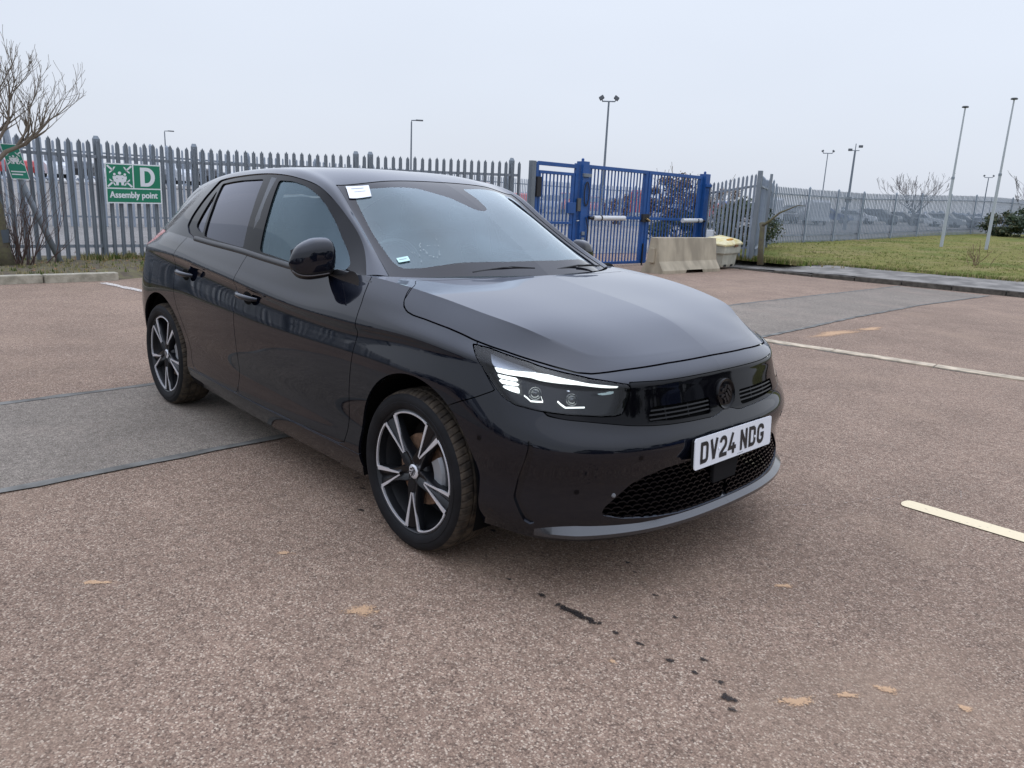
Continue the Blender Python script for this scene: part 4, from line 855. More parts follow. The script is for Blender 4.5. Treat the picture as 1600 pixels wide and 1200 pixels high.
# weedy stalks on the lawn
r = random.Random(71)
for k, (x, y) in enumerate(((-3.6, 18.6), (-2.5, 20.5))):
    W = empty('weed_stalks', (x, y, .2), 0, ['clump of dead brown weed stalks on the lawn, the nearer one', 'clump of dead brown weed stalks on the lawn, the farther one'][k], 'weeds'); mb = MB()
    for _ in range(12): branches(mb, Vector((x+r.gauss(0, .1), y+r.gauss(0, .1), .24)), Vector((r.gauss(0, .3), r.gauss(0, .3), 1)).normalized(), r.uniform(.2, .45), .006, 1, r, .5, .1, 3, .004, sides=4)
    mb.build('stalks', mat('dead_weed', (.17,.11,.07), rough=1), W)

# ---------------------------------------------------------------- far cars in the yard
TYREF = mat('far_tyre', (.015,.015,.016), rough=.9); GLF = mat('far_car_glass', (.03,.04,.05), rough=.08, spec=.8); LAMPF = mat('far_lamp', (.5,.5,.5), rough=.2)
def car_proto(kind, paint):
    """low polygon parked vehicle, length along local x; returns list of (name, MB, material)"""
    if kind == 'van': side = [(-2.4,.35),(-2.45,1.95),(-2.3,2.15),(.9,2.15),(1.45,1.45),(2.3,1.15),(2.45,.75),(2.45,.35)]; W = .95; gl = [(.95,1.95),(1.35,1.45),(.35,1.45),(.35,1.95)]
    elif kind == 'suv': side = [(-2.15,.35),(-2.2,.95),(-2.0,1.5),(-1.8,1.65),(.35,1.66),(1.0,1.12),(2.0,.98),(2.15,.7),(2.15,.35)]; W = .92; gl = [(-1.75,1.52),(.28,1.54),(.82,1.12),(-1.95,1.10)]
    else: side = [(-1.95,.32),(-2.0,.85),(-1.75,1.35),(-1.4,1.45),(.1,1.46),(.85,.98),(1.85,.82),(2.02,.55),(2.0,.32)]; W = .87; gl = [(-1.45,1.33),(.05,1.35),(.62,.98),(-1.68,.95)]
    out = []
    bm_ = MB(); belt_z = 1.45 if kind == 'van' else (1.08 if kind == 'suv' else .92)
    L = []; 
    for sgn in (-1, 1): L.append([(x, sgn*(W if z <= belt_z+.02 else W-.16*(z-belt_z)/.55), z) for x, z in side])
    n = len(side); bm_.add(L[0]+L[1], [tuple(range(n)), tuple(range(n, 2*n))[::-1]]+[(i, n+i, n+(i+1) % n, (i+1) % n) for i in range(n)])
    out.append(('body', bm_, paint, .03))
    g = MB()
    for sgn in (-1, 1):
        P = [(x, sgn*((W if z <= belt_z+.02 else W-.16*(z-belt_z)/.55)+.006), z) for x, z in gl]; g.add(P, [(0, 1, 2, 3)])
    out.append(('side_windows', g, GLF, 0))
    g = MB(); 
    if kind == 'van': a, b = (.98, 2.08), (1.42, 1.50)
    elif kind == 'suv': a, b = (.42, 1.60), (.95, 1.17)
    else: a, b = (.16, 1.41), (.80, 1.02)
    g.add([(a[0]+.02, -W*.78, a[1]+.01), (a[0]+.02, W*.78, a[1]+.01), (b[0]+.02, W*.9, b[1]+.01), (b[0]+.02, -W*.9, b[1]+.01)], [(0, 1, 2, 3)]); out.append(('windscreen', g, GLF, 0))
    x1 = side[-2][0]
    for sgn in (-1, 1):
        g = MB(); g.box((x1-.02, sgn*(W-.2), .68 if kind != 'van' else .85), (.08, .30, .14)); out.append(('headlight', g, LAMPF, 0))
    for xw in (-1.25, 1.28):
        for sgn in (-1, 1):
            g = MB(); g.lathe([(0, -.10), (.20, -.10), (.22, -.085), (.31, -.08), (.32, 0), (.31, .08), (0, .09)], (xw, sgn*(W-.09), .32), 'y', 14); out.append(('wheel', g, TYREF, 0))
    return out
PAINTS = {'red': (.42,.022,.02), 'white': (.62,.64,.66), 'silver': (.33,.35,.37), 'grey': (.10,.11,.12), 'black': (.015,.016,.018), 'blue': (.02,.06,.20)}
PROT = {}
def far_car(kind, colour, x, y, heading, lab, grp, zoff=0):
    key = (kind, colour)
    z = terrain(x, y)+.012+zoff
    if key not in PROT:
        R = empty('parked_van' if kind == 'van' else 'parked_car', (0, 0, 0)); pm = mat('far_paint_'+colour, PAINTS[colour], rough=.3, coat=.5)
        for nm, m_, mm, bv in car_proto(kind, pm): m_.build(nm, mm, R, local=True, bevel=bv)
        PROT[key] = R; o = R
    else: o = copy_tree(PROT[key])
    o.location = (x, y, z); o.rotation_euler = (0, 0, heading); tag(o, lab, 'van' if kind == 'van' else 'car', grp)
    return o
# left rows, on the rise behind the fence
def _unused(px, d):
    """ground position seen at picture column px (1600 wide) at range d; used once here to lay the rows out"""
    return None
rowL = [('black','hatch'),('red','hatch'),('red','hatch'),('white','van'),('black','suv'),('white','suv'),('black','hatch'),('grey','hatch'),('white','van'),('black','suv'),('silver','hatch'),('grey','suv'),('white','hatch'),('red','hatch')]
lab_l = 'of the far row through the left fence'
ORD = ['first','second','third','fourth','fifth','sixth','seventh','eighth','ninth','tenth','eleventh','twelfth','thirteenth','fourteenth','fifteenth','sixteenth','seventeenth','eighteenth']
r = random.Random(81)
for i, (c, k) in enumerate(rowL):
    t = i/13; x = -86+t*14; y = 11.0+t*26; far_car(k, c, x+r.uniform(-.4, .4), y, r.choice((0, math.pi))+r.uniform(-.05, .05), f'{c} {"van" if k == "van" else "car"}, {ORD[i]} from the left {lab_l}', 'far row of vehicles beyond the left fence', .45)
rowG = [('red','van'),('white','hatch'),('red','hatch'),('silver','hatch'),('red','suv'),('red','hatch'),('grey','hatch'),('red','van'),('white','suv'),('blue','hatch'),('red','hatch'),('blue','suv'),('silver','suv'),('white','van'),('black','hatch'),('white','van')]
for i, (c, k) in enumerate(rowG):
    t = i/15; x = -45+t*14; y = 38+t*28; far_car(k, c, x+r.uniform(-.5, .5), y, -.9+r.choice((0, math.pi))+r.uniform(-.08, .08), f'{c} {"van" if k == "van" else "car"}, {ORD[i]} from the left, far off through the blue gates', 'far row of vehicles beyond the blue gates')
rowR = ['white','black','grey','silver','blue','white','grey','black','white','silver','grey','white','blue','black']
for i, c in enumerate(rowR):
    far_car('hatch' if i % 3 else 'suv', c, -38+i*.9, 62+i*4.2, .1+r.uniform(-.05, .05), f'{c} car, {ORD[i]} from the left, far off behind the long right fence', 'far row of cars beyond the long fence')
# silver car in the yard seen through the windscreen
far_car('suv', 'silver', -19.6, 9.6, 1.9, 'silver car parked in the yard, glimpsed through the cabin of the black car', None)
# cars behind the camera, mirrored in the doors
for i, (c, k, x) in enumerate((('grey','suv',-9.5),('black','hatch',-6.6),('silver','suv',-3.6),('black','suv',-.8),('grey','hatch',2.1),('white','hatch',5.2),('black','suv',8.2))):
    far_car(k, c, x, -13.2+.1*i, 1.57+r.uniform(-.03, .03), f'{c} car, {ORD[i]} of the row parked behind the camera', 'cars parked behind the camera')

# unseen vehicles and hedge trees, added to darken reflections in the car's nose
for i, (c, k) in enumerate((('black','van'),('grey','suv'),('black','van'),('blue','van'),('black','suv'),('grey','van'),('black','van'))):
    far_car(k, c, 12.5+.2*i, -1.5+3.1*i, r.choice((0, math.pi))+r.uniform(-.03, .03), f'{c} {"van" if k == "van" else "car"}, {ORD[i]} of the row added out of frame to darken reflections', 'unseen vehicles added to darken reflections')
for k in range(5):
    bush(19.5+.6*(k % 2), -4+6.5*k, 0, 2.2, 3.6, 2.4, f'evergreen hedge tree added to darken reflections, {ORD[k]} of five out of frame to the right', GR1, 2600, .30, 120+k, cat='tree', name='reflection_hedge_tree', stems=4)
# ---------------------------------------------------------------- distant tree line and sheds at the horizon
HZM = [mat('hazy_horizon_wood', (.34,.38,.44), rough=1), mat('hazy_horizon_wood_dark', (.29,.33,.385), rough=1)]  # distance haze painted into the tree colours, no air volume
r = random.Random(91); mb = MB()
def band(x0, y0, x1, y1, h, n, sp):
    for i in range(n):
        t = (i+r.random())/n; x, y = x0+(x1-x0)*t, y0+(y1-y0)*t; s = h*r.uniform(.55, 1.2); z = terrain(x, y); mb.k = r.randrange(2)
        for _ in range(7):
            a, b, c = r.gauss(0, sp), r.gauss(0, sp), r.uniform(0, s); q = s*.28; mb.add([(x+a-q, y+b, z+c), (x+a, y+b-q, z+c+q*.6), (x+a+q, y+b, z+c), (x+a, y+b+q, z+c+q), (x+a, y+b, z+c-q), ], [(0, 1, 3), (1, 2, 3), (0, 1, 4), (1, 2, 4), (2, 3, 4), (3, 0, 4)])
band(-260, -60, -220, 160, 2.2, 150, 1.5); band(-220, 160, -60, 300, 2.4, 170, 1.6); band(-60, 300, 60, 320, 2.0, 80, 1.5)
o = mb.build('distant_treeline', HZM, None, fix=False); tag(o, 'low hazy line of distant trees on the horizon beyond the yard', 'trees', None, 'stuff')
# ---------------------------------------------------------------- carving
class Surf:
    def __init__(s, V, N, U, W, T): s.V, s.N, s.U, s.W, s.T = V, N, U, W, T
    def clip(s, g):
        g = g + 1e-9
        inn = g > 0; T = s.T; c = inn[T].sum(1)
        keep = T[c == 3]; new_T = [keep]
        V, N, U, W = [s.V], [s.N], [s.U], [s.W]; base = len(s.V)
        X = np.concatenate([T[c == 1], T[c == 2]])
        if len(X):
            one = inn[X].sum(1) == 1
            odd = np.where(one[:, None], inn[X], ~inn[X]).argmax(1)
            i0 = X[np.arange(len(X)), odd]; i1 = X[np.arange(len(X)), (odd+1) % 3]; i2 = X[np.arange(len(X)), (odd+2) % 3]
            E = np.concatenate([np.stack([i0, i1], 1), np.stack([i0, i2], 1)]); Es = np.sort(E, 1)
            uq, inv = np.unique(Es, axis=0, return_inverse=True); inv = inv.reshape(-1)
            a, b = uq[:, 0], uq[:, 1]; t = (g[a] / (g[a] - g[b]))[:, None]
            V.append(s.V[a]*(1-t)+s.V[b]*t); N.append(s.N[a]*(1-t)+s.N[b]*t)
            U.append(s.U[a]*(1-t[:, 0])+s.U[b]*t[:, 0]); W.append(s.W[a]*(1-t[:, 0])+s.W[b]*t[:, 0])
            n = len(X); p, q = base+inv[:n], base+inv[n:]
            new_T.append(np.stack([i0, p, q], 1)[one])
            m = ~one
            new_T.append(np.stack([p, i1, i2], 1)[m]); new_T.append(np.stack([p, i2, q], 1)[m])
        V, N, U, W = np.concatenate(V), np.concatenate(N), np.concatenate(U), np.concatenate(W)
        T = np.concatenate(new_T); used, inv = np.unique(T, return_inverse=True)
        return Surf(V[used], N[used], U[used], W[used], inv.reshape(-1, 3))
    def offset(s, d): return Surf(s.V + s.N/np.linalg.norm(s.N, axis=1, keepdims=True)*d, s.N, s.U, s.W, s.T)
    def mirror(s):
        k = np.array([1, -1, 1.]); return Surf(s.V*k, s.N*k, s.U, s.W, s.T[:, ::-1])
    def join(s, o):
        n = len(s.V); return Surf(np.concatenate([s.V, o.V]), np.concatenate([s.N, o.N]), np.concatenate([s.U, o.U]), np.concatenate([s.W, o.W]), np.concatenate([s.T, o.T+n]))
    def rim(s, depth, seam=True):
        """the turned-in edge of a sheet"""
        E = np.concatenate([s.T[:, [0, 1]], s.T[:, [1, 2]], s.T[:, [2, 0]]]); k = np.sort(E, 1)
        uq, idx, cnt = np.unique(k, axis=0, return_index=True, return_counts=True)
        B = E[idx[cnt == 1]]
        if seam: B = B[~((np.abs(s.V[B[:, 0], 1]) < 2e-3) & (np.abs(s.V[B[:, 1], 1]) < 2e-3))]
        if not len(B): return None
        a, b = B[:, 0], B[:, 1]; nn = s.N/np.linalg.norm(s.N, axis=1, keepdims=True)
        P = np.concatenate([s.V[a], s.V[b], s.V[b]-nn[b]*depth, s.V[a]-nn[a]*depth]); n = len(B)
        r = np.arange(n)
        T = np.concatenate([np.stack([r+n, r, r+3*n], 1), np.stack([r+n, r+3*n, r+2*n], 1)])
        d = s.V[b]-s.V[a]; fn = np.cross(nn[a], d); fn /= np.linalg.norm(fn, axis=1, keepdims=True)+1e-9
        fn = -fn
        NN = np.concatenate([fn]*4)
        return Surf(P, NN, np.zeros(4*n), np.zeros(4*n), T)

def grid_surf(G, U, Wv, centre=(-1.2, 0, .6)):
    G = G*np.array([1, -1, 1.]); h, w = G.shape[:2]
    du = np.gradient(G, axis=1); dv = np.gradient(G, axis=0); N = np.cross(du, dv)
    ln = np.linalg.norm(N, axis=-1, keepdims=True); bad = ln[..., 0] < 1e-9
    N = N/(ln+1e-12)
    sg = np.sign((N*(G-np.array(centre))).sum(-1)).sum(); N = N if sg > 0 else -N
    N[bad] = (0, 0, 1)
    I = np.arange(h*w).reshape(h, w); a, b, c, d = I[:-1, :-1].ravel(), I[:-1, 1:].ravel(), I[1:, 1:].ravel(), I[1:, :-1].ravel()
    T = np.concatenate([np.stack([a, b, c], 1), np.stack([a, c, d], 1)])
    V = G.reshape(-1, 3); N = N.reshape(-1, 3)
    fn = np.cross(V[T[:, 1]]-V[T[:, 0]], V[T[:, 2]]-V[T[:, 0]])
    if (fn*N[T[:, 0]]).sum() < 0: T = T[:, ::-1]
    ok = np.linalg.norm(fn, axis=1) > 1e-10
    return Surf(V, N, np.broadcast_to(U, (h, w)).ravel().copy(), np.broadcast_to(Wv[:, None], (h, w)).ravel().copy(), T[ok])

def sd(poly, X, Y):
    """signed distance to a polygon, positive inside"""
    P = np.array(poly, float); n = len(P); D = np.full(len(X), 1e9); ins = np.zeros(len(X), bool)
    for i in range(n):
        ax, ay = P[i]; bx, by = P[(i+1) % n]; dx, dy = bx-ax, by-ay; L = dx*dx+dy*dy+1e-12
        t = np.clip(((X-ax)*dx+(Y-ay)*dy)/L, 0, 1); D = np.minimum(D, np.hypot(X-ax-t*dx, Y-ay-t*dy))
        c = ((ay > Y) != (by > Y)) & (X < (bx-ax)*(Y-ay)/(by-ay+1e-15)+ax); ins ^= c
    return np.where(ins, D, -D)
def round_poly(P, r, k=4):
    """round the corners of a polygon"""
    P = [np.array(p, float) for p in P]; out = []; n = len(P)
    for i in range(n):
        a, b, c = P[i-1], P[i], P[(i+1) % n]; la, lc = np.linalg.norm(a-b), np.linalg.norm(c-b); q = min(r, la*.45, lc*.45)
        p0, p1 = b+(a-b)/la*q, b+(c-b)/lc*q
        for t in np.linspace(0, 1, k+1): out.append(tuple((1-t)**2*p0+2*t*(1-t)*b+t*t*p1))
    return out

def surf_obj(name, s, m, parent, extra=None):
    parts = [s]+[e for e in (extra or []) if e is not None]
    V = np.concatenate([p.V for p in parts]); N = np.concatenate([p.N for p in parts])
    T = []; b = 0
    for p in parts: T.append(p.T+b); b += len(p.V)
    T = np.concatenate(T)
    N = N/(np.linalg.norm(N, axis=1, keepdims=True)+1e-12)
    me = bpy.data.meshes.new(name); me.vertices.add(len(V)); me.vertices.foreach_set('co', V.ravel())
    me.loops.add(len(T)*3); me.loops.foreach_set('vertex_index', T.ravel().astype(np.int32))
    me.polygons.add(len(T)); me.polygons.foreach_set('loop_start', (np.arange(len(T))*3).astype(np.int32))
    try: me.polygons.foreach_set('loop_total', np.full(len(T), 3, np.int32))
    except Exception: pass
    me.update(calc_edges=True); me.polygons.foreach_set('use_smooth', [True]*len(T))
    me.normals_split_custom_set_from_vertices(N.tolist())
    me.materials.append(m)
    return link(name, me, parent)

# ---------------------------------------------------------------- car materials
def paint_mat():
    m = mat('car_paint', (.0030, .0042, .0085), rough=.6, spec=.0, coat=1, coat_rough=.035)
    n, l = m.node_tree.nodes, m.node_tree.links; b = n['Principled BSDF']
    t = n.new('ShaderNodeTexCoord'); z = n.new('ShaderNodeTexNoise'); z.inputs['Scale'].default_value = 7; z.inputs['Detail'].default_value = 6
    l.new(t.outputs['Object'], z.inputs[0])
    r = n.new('ShaderNodeMapRange'); r.inputs[1].default_value = .35; r.inputs[2].default_value = .75; r.inputs[3].default_value = .02; r.inputs[4].default_value = .075
    l.new(z.outputs[0], r.inputs[0]); l.new(r.outputs[0], b.inputs['Coat Roughness'])
    # road dust low on the sides
    s = n.new('ShaderNodeSeparateXYZ'); l.new(t.outputs['Object'], s.inputs[0])
    d = n.new('ShaderNodeMapRange'); d.inputs[1].default_value = .75; d.inputs[2].default_value = .2; d.inputs[3].default_value = 0; d.inputs[4].default_value = 1; l.new(s.outputs[2], d.inputs[0])
    z2 = n.new('ShaderNodeTexNoise'); z2.inputs['Scale'].default_value = 3; z2.inputs['Detail'].default_value = 7; l.new(t.outputs['Object'], z2.inputs[0])
    k = n.new('ShaderNodeMath'); k.operation = 'MULTIPLY'; l.new(d.outputs[0], k.inputs[0]); l.new(z2.outputs[0], k.inputs[1])
    x = n.new('ShaderNodeMix'); x.data_type = 'RGBA'; l.new(k.outputs[0], x.inputs[0])
    x.inputs[6].default_value = (.0030, .0042, .0085, 1); x.inputs[7].default_value = (.0042, .0040, .0045, 1)
    # dust film on what faces up, made pale blue as painted sky reflection
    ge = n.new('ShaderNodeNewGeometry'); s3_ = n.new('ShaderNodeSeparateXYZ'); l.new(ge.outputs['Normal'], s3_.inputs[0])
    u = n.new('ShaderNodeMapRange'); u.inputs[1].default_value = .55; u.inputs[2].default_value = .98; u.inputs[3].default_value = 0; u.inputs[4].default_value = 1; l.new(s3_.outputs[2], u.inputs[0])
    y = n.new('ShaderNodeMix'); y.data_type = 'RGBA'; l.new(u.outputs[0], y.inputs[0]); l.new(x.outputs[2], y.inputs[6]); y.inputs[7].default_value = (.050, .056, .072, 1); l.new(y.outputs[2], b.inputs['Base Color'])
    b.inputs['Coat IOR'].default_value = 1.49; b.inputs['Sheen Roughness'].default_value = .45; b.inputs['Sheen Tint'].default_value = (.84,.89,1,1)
    sw = n.new('ShaderNodeMath'); sw.operation = 'MULTIPLY'; sw.inputs[1].default_value = .30; l.new(u.outputs[0], sw.inputs[0]); l.new(sw.outputs[0], b.inputs['Sheen Weight'])  # bluish sheen on up faces stands in for grazing sky reflection
    bb = n.new('ShaderNodeBump'); bb.inputs['Strength'].default_value = .004; bb.inputs['Distance'].default_value = .01
    z3 = n.new('ShaderNodeTexNoise'); z3.inputs['Scale'].default_value = 2.2; l.new(t.outputs['Object'], z3.inputs[0])
    l.new(z3.outputs[0], bb.inputs['Height'])
    return m
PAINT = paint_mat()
GLOSS = mat('gloss_black_plastic', (.0020, .0020, .0030), rough=.04, spec=.19)
SATIN = mat('satin_black_plastic', (.012, .012, .013), rough=.38)
MATTE = mat('matte_black_plastic', (.010, .010, .011), rough=.8, spec=.15)
VOID = mat('dark_cavity', (.003, .003, .003), rough=.9, spec=.1)
FRIT = mat('black_glass_border', (.012, .012, .016), rough=.03, spec=.36)
CHROME = mat('bright_metal', (.75, .76, .78), rough=.15, metal=1)
MACH = mat('machined_alloy', (.72, .73, .76), rough=.38, metal=.6)
WHEELB = mat('wheel_black', (.007, .0075, .009), rough=.28, spec=.28, coat=.15)
BARREL = mat('wheel_barrel', (.012, .0125, .014), rough=.5, spec=.3)
DISC = mat('rusty_brake_disc', (.20, .12, .075), rough=.55, metal=.3, var=.35, var_scale=30)
CALIP = mat('brake_caliper', (.30, .31, .32), rough=.45, metal=.4)
LED = mat('running_light', (.9, .9, .9), rough=.4, emit=(.93, 1, .97), emit_s=1.35)
REDL = mat('red_lamp', (.35, .02, .02), rough=.1, coat=1)
PINK = mat('red_tail_lamp_cover', (.55, .09, .08), rough=.25, coat=.8, coat_rough=.05)
SEAT = mat('dark_seat_fabric', (.022, .023, .026), rough=.9, bump=.2, bump_scale=200)
DASH = mat('dashboard_plastic', (.12, .125, .13), rough=.7)
WS = glass('windscreen_glass', (.80, .94, .92), rough=.006, ior=1.44, refl=(.86, .95, 1.0), veil=.115, veil_col=(.42, .62, .70))
SG = glass('side_glass', (.66, .82, .80), rough=.006, ior=1.36, refl=(.70, .88, 1.0), veil=.07, veil_col=(.30, .46, .50))
PG = glass('privacy_glass', (.05, .05, .055), rough=.012, ior=1.36, refl=(.80, .82, .92))
LENSG = glass('lamp_lens', (.93, .95, .96), refl=.85, ior=1.32)
MIRG = mat('mirror_glass', (.8, .8, .82), rough=.02, metal=1)
PLATE = mat('plate_white', (.74, .76, .79), rough=.4)
PLTXT = mat('plate_black', (.01, .01, .012), rough=.5)
PAPER = mat('paper_white', (.82, .83, .85), rough=.6)
PAPER2 = mat('paper_mint', (.55, .78, .74), rough=.6)
GREYP = mat('print_grey', (.35, .37, .4), rough=.7)

# ---------------------------------------------------------------- the car
CS = car_surfaces()
S1 = None
car = empty('hatchback_car', (-1.25, 0, 0), 0, 'black five-door hatchback with white front number plate, parked in the foreground', 'car')
u1 = CS['u']; rows1 = np.linspace(0, 1, CS['P1'].shape[0])
base1 = grid_surf(CS['P1'], u1, rows1)
L3i = sum(P1_NV[:3])
arc = np.concatenate([[0], np.cumsum(np.linalg.norm(np.diff(CS['P1'][L3i], axis=0), axis=1))])
def S_of(u): return np.interp(u, u1, arc)
def up(poly): return [(float(S_of(a)) if a >= 0 else -.3, b) for a, b in poly]     # (column, z) polygon -> (arc, z)
def fld(s, poly): return sd(poly, S_of(s.U), s.V[:, 2])
def fxz(s, poly): return sd(poly, s.V[:, 0], s.V[:, 2])
GAP = .0045

# wheel arches
def arch(s):
    x, z, y = s.V[:, 0], s.V[:, 2], np.abs(s.V[:, 1])
    zz = np.maximum(z-.315, 0)
    a = (np.hypot((x-.028)/.347, zz/.372)-1)*.35; b = (np.hypot((x+2.495)/.372, zz/.372)-1)*.36
    g = np.minimum(a, b); return np.where(y > .45, g, .5)
body = base1.clip(arch(base1))
bumper_rest = body

HOODLINE = [(0,.783),(.9,.780),(1.92,.772),(2.55,.766),(2.92,.763),(3.3,.766),(4.05,.788),(4.99,.816),(5.7,.840),(6.34,.864),(6.91,.878),(7.12,.884),(7.22,.892),(7.29,.906),(7.335,.925),(7.36,.95),(7.38,1.1)]
hood_poly = [(-.3, .783)] + up(HOODLINE) + [(-.3, 1.1)]
HEADL = [(5.66,.829),(5.3,.822),(4.863,.806),(4.4,.792),(4.109,.781),(3.5,.765),(2.972,.753),(2.5,.744),(2.07,.733),(2.04,.722),(2.12,.685),(2.224,.656),(2.30,.641),(2.45,.636),(2.7,.636),(3.221,.641),(3.658,.645),(4.166,.652),(4.653,.664),(4.885,.680),(5.054,.708),(5.3,.756),(5.513,.802)]
head_poly = up(HEADL)
PANEL = [(-1,.737),(.6,.737),(1.2,.736),(1.7,.738),(2.05,.739),(2.04,.722),(2.12,.685),(2.224,.655),(2.30,.640),(2.45,.635),(2.7,.635),(3.2,.641),(3.66,.645),(4.05,.650),(4.1,.644),(3.9,.636),(3.5,.628),(2.989,.621),(2.5,.611),(2.159,.603),(1.7,.596),(1.303,.592),(.8,.589),(.53,.588),(.33,.586),(.22,.590),(.10,.600),(-1,.602)]
panel_poly = up(PANEL)
MESHP = [(-1,.455),(.9,.452),(1.35,.445),(1.82,.425),(2.1,.405),(2.35,.372),(2.62,.335),(2.68,.31),(2.3,.292),(1.8,.282),(1.0,.272),(-1,.268)]
mesh_poly = up(MESHP)
BUMP = [(-1,1.2),(-1,.1),(6.3,.1),(6.3,.60),(5.9,.617),(5.764,.632),(5.646,.644),(5.36,.67),(5.06,.70),(5.3,.756),(5.62,.84),(5.2,1.2)]
bump_poly = up(BUMP)
FDOOR = [(-.40,1.2),(-.395,.985),(-.372,.94),(-.350,.89),(-.337,.84),(-.333,.781),(-.350,.68),(-.377,.569),(-.400,.45),(-.412,.36),(-.425,.318),(-.47,.302),(-1.38,.302),(-1.418,.315),(-1.425,.34),(-1.418,.55),(-1.410,.742),(-1.407,.86),(-1.404,.92),(-1.396,.985),(-1.39,1.2)]
RDOOR = [(-1.39,1.2),(-1.396,.985),(-1.404,.92),(-1.407,.86),(-1.410,.742),(-1.418,.55),(-1.425,.34),(-1.435,.315),(-1.47,.305),(-1.95,.312),(-2.02,.33),(-2.055,.37),(-2.085,.45),(-2.14,.545),(-2.205,.63),(-2.238,.70),(-2.247,.80),(-2.238,.905),(-2.215,.965),(-2.17,1.03),(-2.13,1.2)]
SILLP = [(-.30,.0),(-.30,.294),(-2.10,.303),(-2.12,0)]
TAIL = [(-2.60,1.036),(-2.675,.985),(-2.78,.945),(-2.9,.93),(-3.3,.925),(-3.3,1.06),(-2.9,1.06)]

def panels():
    out = {}
    b = body
    hood_side = b.clip(fld(b, hood_poly)-GAP/2); b = b.clip(-fld(b, hood_poly)-GAP/2)
    out['hood_side'] = hood_side
    head = b.clip(fld(b, head_poly)-.0015); b = b.clip(-fld(b, head_poly)-.0015); out['head'] = head
    pan = b.clip(fld(b, panel_poly)-.0012); b = b.clip(-fld(b, panel_poly)-.0012); out['panel'] = pan
    msh = b.clip(fld(b, mesh_poly)); b = b.clip(-fld(b, mesh_poly)); out['mesh'] = msh
    bmp = b.clip(fld(b, bump_poly)-GAP/2*.8); b = b.clip(-fld(b, bump_poly)-GAP/2*.8)
    tl = b.clip(fxz(b, TAIL)-.001); b = b.clip(-fxz(b, TAIL)-.001); out['tail'] = tl
    sil = b.clip(fxz(b, SILLP)-.0015); b = b.clip(-fxz(b, SILLP)-.0015); out['sill'] = sil
    fd = b.clip(fxz(b, FDOOR)-GAP/2); b = b.clip(-fxz(b, FDOOR)-GAP/2)
    rd = b.clip(fxz(b, RDOOR)-GAP/2); b = b.clip(-fxz(b, RDOOR)-GAP/2)
    out['fdoor'], out['rdoor'] = fd, rd
    out['wing'] = b.clip(b.V[:, 0]+1.0); q = b.clip(-b.V[:, 0]-1.0)
    rb = [(-2.80,.0),(-2.80,.58),(-2.86,.61),(-3.4,.63),(-3.4,0)]
    out['rbumper'] = q.clip(fxz(q, rb)-GAP/2); q = q.clip(-fxz(q, rb)-GAP/2)
    out['quarter'] = q
    # corner air slot, cut right through the bumper skin
    slot = up([(4.47,.562),(4.38,.563),(4.38,.52),(4.40,.44),(4.46,.36),(4.18,.305),(4.02,.283),(4.14,.276),(4.28,.285),(4.46,.325),(4.60,.36),(4.58,.42),(4.52,.50)])
    out['slot'] = bmp.clip(fld(bmp, slot)); bmp = bmp.clip(-fld(bmp, slot))
    out['bumper'] = bmp
    return out
PN = panels()

def both(s): return s.join(s.mirror())
FL = .012
for side, name_s in ((1, 'right'), (-1, 'left')):
    fl = (lambda s: s) if side == 1 else (lambda s: s.mirror())
    for key, nm in (('fdoor', 'front_door'), ('rdoor', 'rear_door'), ('wing', 'front_wing'), ('quarter', 'rear_quarter_panel'), ('sill', 'side_sill')):
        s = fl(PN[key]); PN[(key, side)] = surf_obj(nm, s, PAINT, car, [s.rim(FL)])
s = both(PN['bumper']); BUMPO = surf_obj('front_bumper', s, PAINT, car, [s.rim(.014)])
s = both(PN['rbumper']); surf_obj('rear_bumper', s, PAINT, car, [s.rim(FL)])

# bonnet: top patch and its folded side in one sheet
Hs = CS['H']
hs = grid_surf(Hs, np.linspace(0, 1, Hs.shape[1]), np.linspace(0, 1, Hs.shape[0]), centre=(0, 0, 0))
REAR = [(-.135,.80),(-.150,.735),(-.20,.685),(-.262,.64),(-.225,.50),(-.175,.28),(-.150,.0)]
def rear_cut(s):
    ay = np.abs(s.V[:, 1]); R_ = np.array(REAR)[::-1]; xr = np.interp(ay, R_[:, 1], R_[:, 0]); return s.V[:, 0]-xr-.004
hs = hs.clip(rear_cut(hs)); side_ = PN['hood_side'].clip(rear_cut(PN['hood_side']))
# welded normals along the shared ridge
def blend_edge(a, b):
    from mathutils.kdtree import KDTree
    kd = KDTree(len(b.V)); [kd.insert(v, i) for i, v in enumerate(b.V)]; kd.balance()
    lim = 1e-5
    for i, v in enumerate(a.V):
        co, j, d = kd.find(v)
        if d < lim and v[0] > .44:
            n = a.N[i]/np.linalg.norm(a.N[i])+b.N[j]/np.linalg.norm(b.N[j]); a.N[i] = n; b.N[j] = n
blend_edge(side_, hs)
bon = hs.join(side_)
# body wing remainder above the gap behind the bonnet (cowl corner)
cowl_r = grid_surf(Hs, np.linspace(0, 1, Hs.shape[1]), np.linspace(0, 1, Hs.shape[0]), centre=(0, 0, 0))
cowl_r = cowl_r.clip(-rear_cut(cowl_r)-GAP)
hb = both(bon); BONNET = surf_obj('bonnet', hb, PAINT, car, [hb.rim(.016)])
hc = PN['hood_side'].clip(-rear_cut(PN['hood_side'])-GAP).join(cowl_r)
s = both(hc); surf_obj('scuttle_panel', s, PAINT, car, [s.rim(FL)])

# roof, pillars, windscreen
P3 = CS['P3']; k3 = np.concatenate([i+np.arange(n)/n for i, n in enumerate(P3_NU)]+[[len(P3_NU)]])
s3 = grid_surf(P3, k3, np.arange(P3.shape[0]).astype(float))
